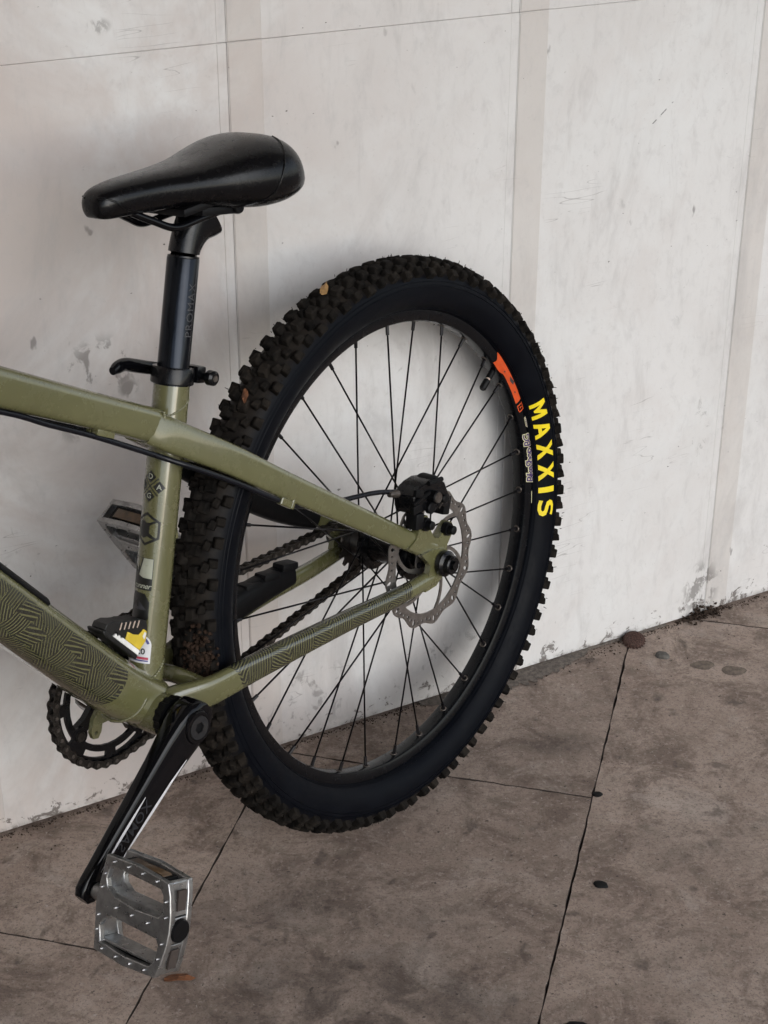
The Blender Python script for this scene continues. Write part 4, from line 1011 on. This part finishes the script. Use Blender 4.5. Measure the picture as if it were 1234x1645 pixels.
# ---- pedals
def pedal(c, out, u, name_label=None, flip=False):
    u = Vector((u[0], 0, u[1])).normalized(); a = Vector((0, out, 0)); n = Vector((-u.z, 0, u.x))
    F = lambda p, q, w: c + a * p + u * q + n * (w * 1.18)
    W = .0445
    def outline(s=1.0): return [(.020, W), (.058, W + .0022), (.098, W * .97), (.1015, W * .72), (.1045, .014), (.1055, 0), (.1045, -.014), (.1015, -W * .72), (.098, -W * .97), (.058, -W - .0022), (.020, -W), (.0165, -W * .6), (.0135, -.012), (.0125, 0), (.0135, .012), (.0165, W * .6)]
    def win(s): return [(.0260, s * .0360), (.058, s * .0380), (.088, s * .0360), (.0930, s * .030), (.0945, s * .015), (.090, s * .0092), (.060, s * .0064), (.034, s * .0092), (.0245, s * .015), (.0220, s * .022)]
    b = MB()
    for w in (.0105, -.0105): b.plate([outline(), win(1), win(-1)], .0055, lambda p, q, w2, w=w: F(p, q, w + w2 - (.0020 if w > 0 else -.0020) * (1 - (q / W) ** 2)))
    for s in (-1, 1):
        b.plate([[(.0170, s * .036), (.0222, s * .036), (.0205, s * .010), (.0150, s * .010)]], .017, F)
        b.plate([[(.0935, s * .0435), (.0975, s * .0425), (.1035, s * .0130), (.0965, s * .0130)]], .0165, F)
        b.plate([[(.022, s * .0335), (.095, s * .0325), (.095, s * .0355), (.022, s * .0365)]], .017, F)
    b.plate([[(.014, -.011), (.014, .011), (.104, .012), (.104, -.012)]], .0165, F)
    b.cyl(F(-.002, 0, 0), F(.016, 0, 0), .0075, n=16); b.cyl(F(.013, 0, 0), F(.020, 0, 0), .0115, n=20)
    ped = part(b, 'pedal', 'alu', 28); bv = ped.modifiers.new('b', 'BEVEL'); bv.width = .0010; bv.segments = 2; bv.limit_method = 'ANGLE'; bv.angle_limit = radians(40)
    b = MB(); b.lathe([(0, 0), (0, .0098), (-.002, .0108), (-.008, .011)], F(.1075, 0, 0), a, 24); b.build('end_cap', 'blackmatt', ped)
    for s in (-1, 1):
        b = MB(); b.plate([[(.1012, s * .018), (.1003, s * .036), (.1025, s * .036), (.1040, s * .018)]], .0085, F); b.build('slot_shade', 'gap', ped)  # dark plate standing in for the shade inside an open slot
        b = MB(); b.plate([[(.030, s * .0368), (.088, s * .0368), (.086, s * .0418), (.032, s * .0418)]], .0150, F); rf = b.build('reflector_housing', 'blackmatt', ped)
        b = MB(); b.plate([[(.036, s * .0420), (.082, s * .0420), (.080, s * .0434), (.038, s * .0434)]], .0095, F); b.build('reflector', 'amber', ped)
    pp = []
    for s in (-1, 1):
        pp += [(.030, s * .0405), (.048, s * .0415), (.066, s * .0415), (.084, s * .0405), (.0195, s * .026), (.0180, s * .013), (.097, s * .026), (.0985, s * .012)]
    pp += [(.038, 0), (.058, 0), (.078, 0)]
    for sd in (-1, 1):
        b = MB()
        for p, q in pp:
            base_w = sd * (.0133 - .0020 * (1 - (q / W) ** 2))
            b.cyl(F(p, q, base_w - sd * .001), F(p, q, base_w + sd * .0018), .0015, .0011, 8)
        b.build('grip_pins', 'alubright', ped)
    return ped
pc = BB + CV + Vector((0, -.0870, 0)); pedal(pc, -1, (.36, .933))
pc2 = BB - CV + Vector((.005, .0835, -.007)); pedal(pc2, 1, (-.495, .869))

# ---- stickers on the seat tube
def st_s(z_s, b_, h=.0003, a0=radians(-86)):
    a = a0 + b_ / .0176; xr = Vector((SA.z, 0, -SA.x))
    return BB + SA * z_s + (Vector((0, -1, 0)) * cos(a) + xr * sin(a)) * (.0176 + h)
def st_dec(name, polys, s0, mat, h=.0003, a0=radians(-86)):
    return decal(name, polys, lambda u, v: st_s(s0 + v * .80, u * .82, h, a0), mat, frame, .003)
sS = lambda z: (z - BB.z) / SA.z
s0 = sS(.2005)
dia = lambda cx, cy, r: [[(cx - r, cy), (cx, cy - r), (cx + r, cy), (cx, cy + r)]]
st_dec('maker_mark', [dia(0, .0118, .0074), dia(.0118, 0, .0074), dia(0, -.0118, .0074), dia(-.0118, 0, .0074)] + [[[(-.0112, .0104), (-.0104, .0112), (.0112, -.0104), (.0104, -.0112)]], [[(.0104, .0112), (.0112, .0104), (.0006, -.0002), (-.0002, .0006)]], [[(-.0112, -.0104), (-.0104, -.0112), (-.0002, -.0010), (-.0010, -.0002)]]], s0, 'blackprint', .0003)
for ch, cx, cy in (('D', 0, .0118), ('A', .0118, 0), ('G', 0, -.0118), ('R', -.0118, 0)):
    st_dec('maker_lettering', [[[(p[0] + cx, p[1] + cy) for p in l] for l in q] for q in text_polys(ch, .0092, .0001)], s0, 'silverprint', .0006)
s1 = sS(.1605)
hexo = lambda r, k=1.: [(r * k * sin(radians(60 * i)), r * cos(radians(60 * i))) for i in range(6)]
st_dec('hexagon_mark', [[hexo(.0205, .98), hexo(.0172, .98)]], s1, 'blackprint')
st_dec('hexagon_mark', [[[(-.0105, .009), (-.004, .0105), (.000, .0075), (.004, .0078), (.009, .0105), (.0135, .0098), (.0075, .0065), (.0045, .0045), (.0045, -.0045), (.0080, -.0070), (.0140, -.0105), (.0090, -.0112), (.002, -.0088), (-.003, -.0115), (-.0095, -.0095), (-.0110, 0)]]], s1, 'blackprint')
s2 = sS(.1190)
st_dec('peak_sticker', [[[(-.0155, .0190), (.0135, .0190), (.0135, -.0205), (-.0155, -.0205)], [(-.0150, .0185), (-.0012, .0185), (-.0040, .004), (-.0060, .010), (-.0085, -.001), (-.0125, .006), (-.0150, .009)], [(.0008, .0185), (.0130, .0185), (.0130, -.0060), (.0020, -.0055), (-.0050, -.0030), (-.0030, .004)]]], s2, 'blackprint')
st_dec('peak_sticker_field', [[[(.0008, .0185), (.0130, .0185), (.0130, -.0060), (.0020, -.0055), (-.0050, -.0030), (-.0030, .004)]]], s2, 'silverprint', .0002)
st_dec('peak_lettering', text_polys('runner', .0095, .0001, .4, .92), s2 - .0125, 'silverprint', .0006)
s3 = sS(.0850)
st_dec('dark_sticker', [[[(-.0150, .0150), (-.0105, .0200), (.0060, .0195), (.0125, .0095), (.0125, -.0110), (.0060, -.0200), (-.0090, -.0200), (-.0150, -.0140)]]], s3, 'blackprint')
st_dec('dark_sticker_band', [[[(-.0135, .0120), (-.0035, .0125), (.0100, -.0005), (-.0135, -.0010)]]], s3, 'greyprint', .0005)
st_dec('dark_sticker_lettering', text_polys('M', .0125, .0004), s3 + .0055, 'blackprint', .0008, radians(-100))
st_dec('dark_sticker_band', [[[(-.010, -.0165), (-.008, -.0130), (.004, -.0130), (.006, -.0165), (.003, -.0160), (.002, -.0145), (-.006, -.0145), (-.007, -.0160)]]], s3, 'greyprint', .0005)
s4 = sS(.0470)
arch = [(-.0150, -.0170), (.0120, -.0170), (.0120, .0050)] + [(-.0015 + .0135 * cos(radians(a)), .0050 + .0135 * sin(radians(a))) for a in range(10, 180, 10)] + [(-.0150, .0050)]
A4 = radians(-66)
st_dec('arch_sticker', [[arch]], s4, 'whiteprint', .0003, A4)
st_dec('arch_print', [[[(-.0015 + .0115 * cos(radians(a)), .0050 + .0115 * sin(radians(a))) for a in range(15, 166, 10)] + [(-.0015 + .0085 * cos(radians(a)), .0050 + .0085 * sin(radians(a))) for a in range(165, 14, -10)]]], s4, 'blueprint', .0006, A4)
st_dec('arch_lettering', [[[(p[0], p[1] - .0025) for p in l] for l in q] for q in text_polys('20', .0105, .0002)], s4, 'blackprint', .0006, A4)
st_dec('arch_print', [[[(-.009, -.0092), (.0095, -.0092), (.0095, -.0122), (-.009, -.0122)]]], s4, 'redprint', .0006, A4)
st_dec('arch_print', [[[(-.009, -.0130), (.0095, -.0130), (.0095, -.0146), (-.009, -.0146)]]], s4, 'blueprint', .0006, A4)

# ---- front end (ahead of what the photograph frames)
AXF = Vector((-1.035, 0, .012)); stx = (HT0 - HT1).normalized()
ft = bpy.data.objects.new('tyre', tyre.data); COL.objects.link(ft); ft.parent = bike; ft.location = Vector(HUB) + AXF
tag(bake('tread_knobs', [(m, me) for sc, m, me in scored], ft, 'knob'), kind='stuff')
fw = bpy.data.objects.new('front_wheel', wheel.data); COL.objects.link(fw); fw.parent = bike; fw.location = Vector(HUB) + AXF
for i in range(N32):
    th = 2 * pi * i / N32; s = -1 if i % 2 else 1; j = i // 2; dl = radians(67.5) * (1 if j % 2 else -1)
    inst('spoke', spm, fw, zto(Vector((.022 * sin(th + dl), s * .030, .022 * cos(th + dl))), Vector((.263 * sin(th), 0, .263 * cos(th)))))
mb = MB(); mb.lathe([(-.048, .010), (-.034, .012), (-.033, .025), (-.028, .025), (-.026, .014), (.026, .014), (.028, .025), (.033, .025), (.034, .012), (.048, .010)], n=32); mb.build('hub_shell', 'blacksatin', fw)
mb = MB(); cr = HT0 + stx * .028
mb.cyl(HT0 - stx * .004, HT0 + stx * .012, .0265, n=32); mb.cyl(HT1 + stx * .004, HT1 - stx * .030, .0200, n=24)
for s in (-1, 1):
    top = cr + Vector((-.006, s * .062, 0)); bot = AXF + Vector((.006, s * .062, .0)) 
    mb.cyl(top, top.lerp(bot, .45), .016, n=20); mb.cyl(top.lerp(bot, .40), bot, .021, .016, n=20)
mb.box(cr, (.045, .160, .035), Matrix.Rotation(radians(20), 3, 'Y'), bev=.01); mb.cyl(AXF + Vector((0, -.07, 0)), AXF + Vector((0, .07, 0)), .009, n=16)
part(mb, 'suspension_fork', 'blacksatin')
mb = MB(); sb = HT1 - stx * .025; hb = sb + Vector((-.045, 0, .012)); mb.cyl(sb - stx * .02, sb + stx * .02, .021, n=24); mb.cyl(sb, hb, .017, .019, n=20); mb.cyl(hb + Vector((0, -.022, 0)), hb + Vector((0, .022, 0)), .021, n=24)
part(mb, 'stem', 'blacksatin')
mb = MB(); tubemesh(mb, [hb + Vector((.045, -.36, .035)), hb + Vector((.020, -.20, .030)), hb + Vector((.002, -.08, .006)), hb, hb + Vector((.002, .08, .006)), hb + Vector((.020, .20, .030)), hb + Vector((.045, .36, .035))], .0125, 14)
bar = part(mb, 'handlebar', 'blacksatin', 60)
for s in (-1, 1): b = MB(); b.cyl(hb + Vector((.0275, s * .245, .0315)), hb + Vector((.046, s * .372, .0355)), .0165, n=20); b.build('grip', 'blackmatt', bar)

# ================================================================== SMALL THINGS
def bike_thing(name, loc):        # a thing standing on the bicycle but not part of it
    o = empty(name, CONTACT + BR @ (Vector(loc) + Vector(HUB))); return o
# toy sneaker wedged between seat tube and down tube
O = Vector((-.4120, -.006, .0510)); shoe = bike_thing('toy_sneaker', O)
R = (BR @ Matrix((dtd, Vector((0, -1, 0)), dtn)).transposed()); shoe.rotation_euler = R.to_euler(); shoe.scale = (.86, .86, .86)
def shoe_part(name, loop, w, mat, bev=.0012, y=0.):
    b = MB(); b.plate([loop], w, lambda u, v, k: Vector((u, y + k, v))); o = b.build(name, mat, shoe, 30)
    m = o.modifiers.new('b', 'BEVEL'); m.width = bev; m.segments = 2; m.limit_method = 'ANGLE'; m.angle_limit = radians(35); return o
shoe_part('sole', [(-.002, 0), (.060, 0), (.064, .003), (.061, .0055), (-.002, .0055)], .027, 'shoeblack')
shoe_part('midsole', [(-.002, .0056), (.046, .0056), (.044, .0105), (.041, .0085), (.038, .0115), (.035, .0090), (.032, .0112), (-.001, .0112)], .026, 'shoewhite', .0006)
shoe_part('upper', [(.0005, .0113), (.030, .0113), (.047, .0060), (.0605, .0058), (.0615, .012), (.055, .019), (.046, .0235), (.034, .031), (.020, .0405), (.010, .043), (.004, .038), (-.001, .030)], .0215, 'shoeblack', .003)
shoe_part('heel_panel', [(-.0015, .0114), (.026, .0114), (.029, .0200), (.019, .0215), (.011, .0250), (.009, .0335), (.003, .0340), (-.003, .0240)], .0245, 'shoeyellow', .001)
shoe_part('emblem', [(.001, .0240), (.006, .0260), (.006, .0320), (.0025, .0310)], .0262, 'shoewhite', .0006)
b = MB()
for i in range(5):
    u = .021 + i * .0055; v = .0385 - i * .0036
    b.box((u, 0, v), (.0016, .0205, .0016), bev=.0004)
    for s in (-1, 1): b.box((u - .001, s * .0112, v - .0042), (.0016, .0012, .0085), Matrix.Rotation(radians(18), 3, 'Y'), bev=.0003)
b.build('laces', 'lace', shoe, 30)
tag(shoe, 'tiny black and yellow toy sneaker with white midsole wedged at the seat tube', 'toy shoe')
# bits of dry leaf caught in the tread
def leaf_bit(th, phi, size, mat, label, lift=.009, seed=1):
    m, N = knob_matrix(th, phi, 0); rd = random.Random(seed); b = MB(); pts = []
    for k in range(11):
        a = 2 * pi * k / 11; pts.append((size[0] * cos(a) * rd.uniform(.75, 1.2), size[1] * sin(a) * rd.uniform(.7, 1.2)))
    vs = [(0, 0, .001)] + [(p[0], p[1], rd.uniform(-.0012, .0015)) for p in pts]
    b.add(vs, [(0, i + 1, (i + 1) % 11 + 1) for i in range(11)])
    o = b.build('leaf_scrap', mat, None, 0); so = o.modifiers.new('s', 'SOLIDIFY'); so.thickness = .0006
    W4 = Matrix.Translation(CONTACT) @ BR.to_4x4() @ Matrix.Translation(HUB) @ m @ Matrix.Translation((0, 0, lift)) @ Matrix.Rotation(.5, 4, 'Z')
    o.matrix_world = W4; tag(o, label, 'leaf'); return o
leaf_bit(atan2(-.0786, .3307), radians(-5), (.013, .0045), 'leaf', 'pale tan leaf scrap caught on top of the rear tyre', .0092, 2)
leaf_bit(atan2(-.2185, .2573), radians(-16), (.008, .0035), 'leafdark', 'dark brown leaf scrap stuck in the tread behind the seat clamp', .0090, 3)
# crown cap at the foot of the wall
b = MB(); n = 84
def cap_ring(r, z, fl): return [((r + fl * cos(21 * 2 * pi * k / n)) * cos(2 * pi * k / n), (r + fl * cos(21 * 2 * pi * k / n)) * sin(2 * pi * k / n), z) for k in range(n)]
RR = [cap_ring(.0160, 0, .0013), cap_ring(.0152, .0025, .0009), cap_ring(.0141, .0052, .0001), cap_ring(.0128, .0060, 0), cap_ring(.006, .0063, 0)]
b.add([p for r in RR for p in r], [(i * n + k, i * n + (k + 1) % n, (i + 1) * n + (k + 1) % n, (i + 1) * n + k) for i in range(4) for k in range(n)] + [tuple(4 * n + k for k in range(n))])
cap = b.build('bottle_cap', 'rust', None, 40, (.3572, 2.0430, .0012)); cap.rotation_euler = (radians(14), radians(-10), .4); cap.location.z = .0042
tag(cap, 'rusty crown bottle cap lying on the floor joint against the wall', 'bottle cap')
def blob(name, loc, rx, ry, h, mat, label, cat, seed, rz=0.):
    rd = random.Random(seed); b = MB(); n = 18; rings = [(1, 0), (.93, .6), (.7, .95), (.35, 1.)]
    jit = [rd.uniform(.76, 1.2) for _ in range(n)]; jit = [(jit[i - 1] + jit[i] * 2 + jit[(i + 1) % n]) / 4 for i in range(n)]
    vs = [(rx * s * jit[k] * cos(2 * pi * k / n), ry * s * jit[k] * sin(2 * pi * k / n), h * z) for s, z in rings for k in range(n)] + [(0, 0, h)]
    fs = [(i * n + k, i * n + (k + 1) % n, (i + 1) * n + (k + 1) % n, (i + 1) * n + k) for i in range(3) for k in range(n)] + [(3 * n + k, 3 * n + (k + 1) % n, 4 * n) for k in range(n)]
    b.add(vs, fs); o = b.build(name, mat, None, 60, (loc[0], loc[1], .0003)); o.rotation_euler = (0, 0, rz); return tag(o, label, cat)
blob('pebble', (.3926, 2.0063), .0100, .0080, .006, 'stone', 'small grey pebble on the floor right of the bottle cap', 'pebble', 4)
blob('gum_spot', (.4455, 1.9827), .0165, .0120, .0004, 'gumpale', 'left one of two pale flattened gum spots near the wall', 'gum', 5)
blob('gum_spot', (.4865, 1.9694), .0170, .0128, .0004, 'gumpale', 'right one of two pale flattened gum spots near the wall', 'gum', 6)
blob('gum_spot', (.2475, 1.5076), .0095, .0068, .0022, 'gum', 'black flattened gum spot alone on the right floor slab', 'gum', 7, -.3)
blob('gum_spot', (.1979, 1.2800), .0150, .0110, .0022, 'gum', 'black gum spot cut by the bottom edge of the picture', 'gum', 8)
blob('gum_spot', (.2640, 1.6800), .0075, .0055, .0018, 'gum', 'dark gum speck where three floor slabs meet', 'gum', 9)
b = MB(); rd = random.Random(2); pts = [(.017 * cos(2 * pi * k / 12) * rd.uniform(.7, 1.1), .007 * sin(2 * pi * k / 12) * rd.uniform(.7, 1.1)) for k in range(12)]
b.add([(0, 0, .004)] + [(p[0], p[1], rd.uniform(.0006, .004)) for p in pts], [(0, i + 1, (i + 1) % 12 + 1) for i in range(12)])
lf = b.build('fallen_leaf', 'leafdark', None, 0, (-.216, 1.3512, .0005)); so = lf.modifiers.new('s', 'SOLIDIFY'); so.thickness = .0006; tag(lf, 'small curled brown leaf on the floor right of the pedal', 'leaf')
# grime swept along the wall foot, litter in the corner
b = MB(); rd = random.Random(8)
def wpt(a, d, z): return WT * a + WN * (WALL_D - d) + Vector((0, 0, z))
for i in range(1500):
    a = rd.uniform(.2, 1.75); d = abs(rd.gauss(0, .006)) + .0005
    if 1.02 < a < 1.33: d = abs(rd.gauss(0, .014)) + .0005
    if rd.random() < .05: d = abs(rd.gauss(0, .06))
    s = rd.uniform(.0004, .0013); p = wpt(a, d, s * .4)
    b.box(p, (s * rd.uniform(.8, 2.2), s, s * .8), Matrix.Rotation(rd.uniform(0, 3), 3, 'Z'))
for i in range(190):
    a = 1.462 + rd.gauss(0, .018); d = abs(rd.gauss(0, .008)) + .001; z = abs(rd.gauss(0, .007)) * max(0, 1 - d / .03)
    s = rd.uniform(.0010, .0035); b.box(wpt(a, d, z + s * .3), (s * rd.uniform(1, 3), s, s * .5), Matrix.Rotation(rd.uniform(0, 3), 3, (rd.random() - .5, rd.random() - .5, 1)))
for i in range(160):
    a = rd.choice((.7364, 1.1041)) + rd.gauss(0, .02); d = abs(rd.gauss(0, .006)) + .001
    s = rd.uniform(.0008, .0022); b.box(wpt(a, d, s * .4), (s * 2, s, s * .6), Matrix.Rotation(rd.uniform(0, 3), 3, 'Z'))
tag(b.build('wall_foot_litter', 'debris', None, 0), 'dark grit and leaf litter gathered along the foot of the wall', 'litter', kind='stuff')
b = MB(); up = []; lo_ = []
for i in range(90):     # grey dirt bank between wall and slabs
    a = .98 + (1.40 - .98) * i / 89; w = .030 * sin(pi * min(1, (i + 1) / 60)) ** .6 * (1 if i < 60 else max(.10, 1 - (i - 60) / 22)) * rd.uniform(.75, 1.15) + .003
    lo_.append(wpt(a, w, .0012)); up.append(wpt(a, 0, .0032))
b.add(lo_ + up, [(i, i + 1, 90 + i + 1, 90 + i) for i in range(89)])
tag(b.build('dirt_bank', simple('settled_grey_dust', (.105, .088, .075), .95, 0, 0, .4, 220, bump=.5), None, 60), 'grey dust settled along the wall foot behind the rear tyre', 'dirt', kind='stuff')
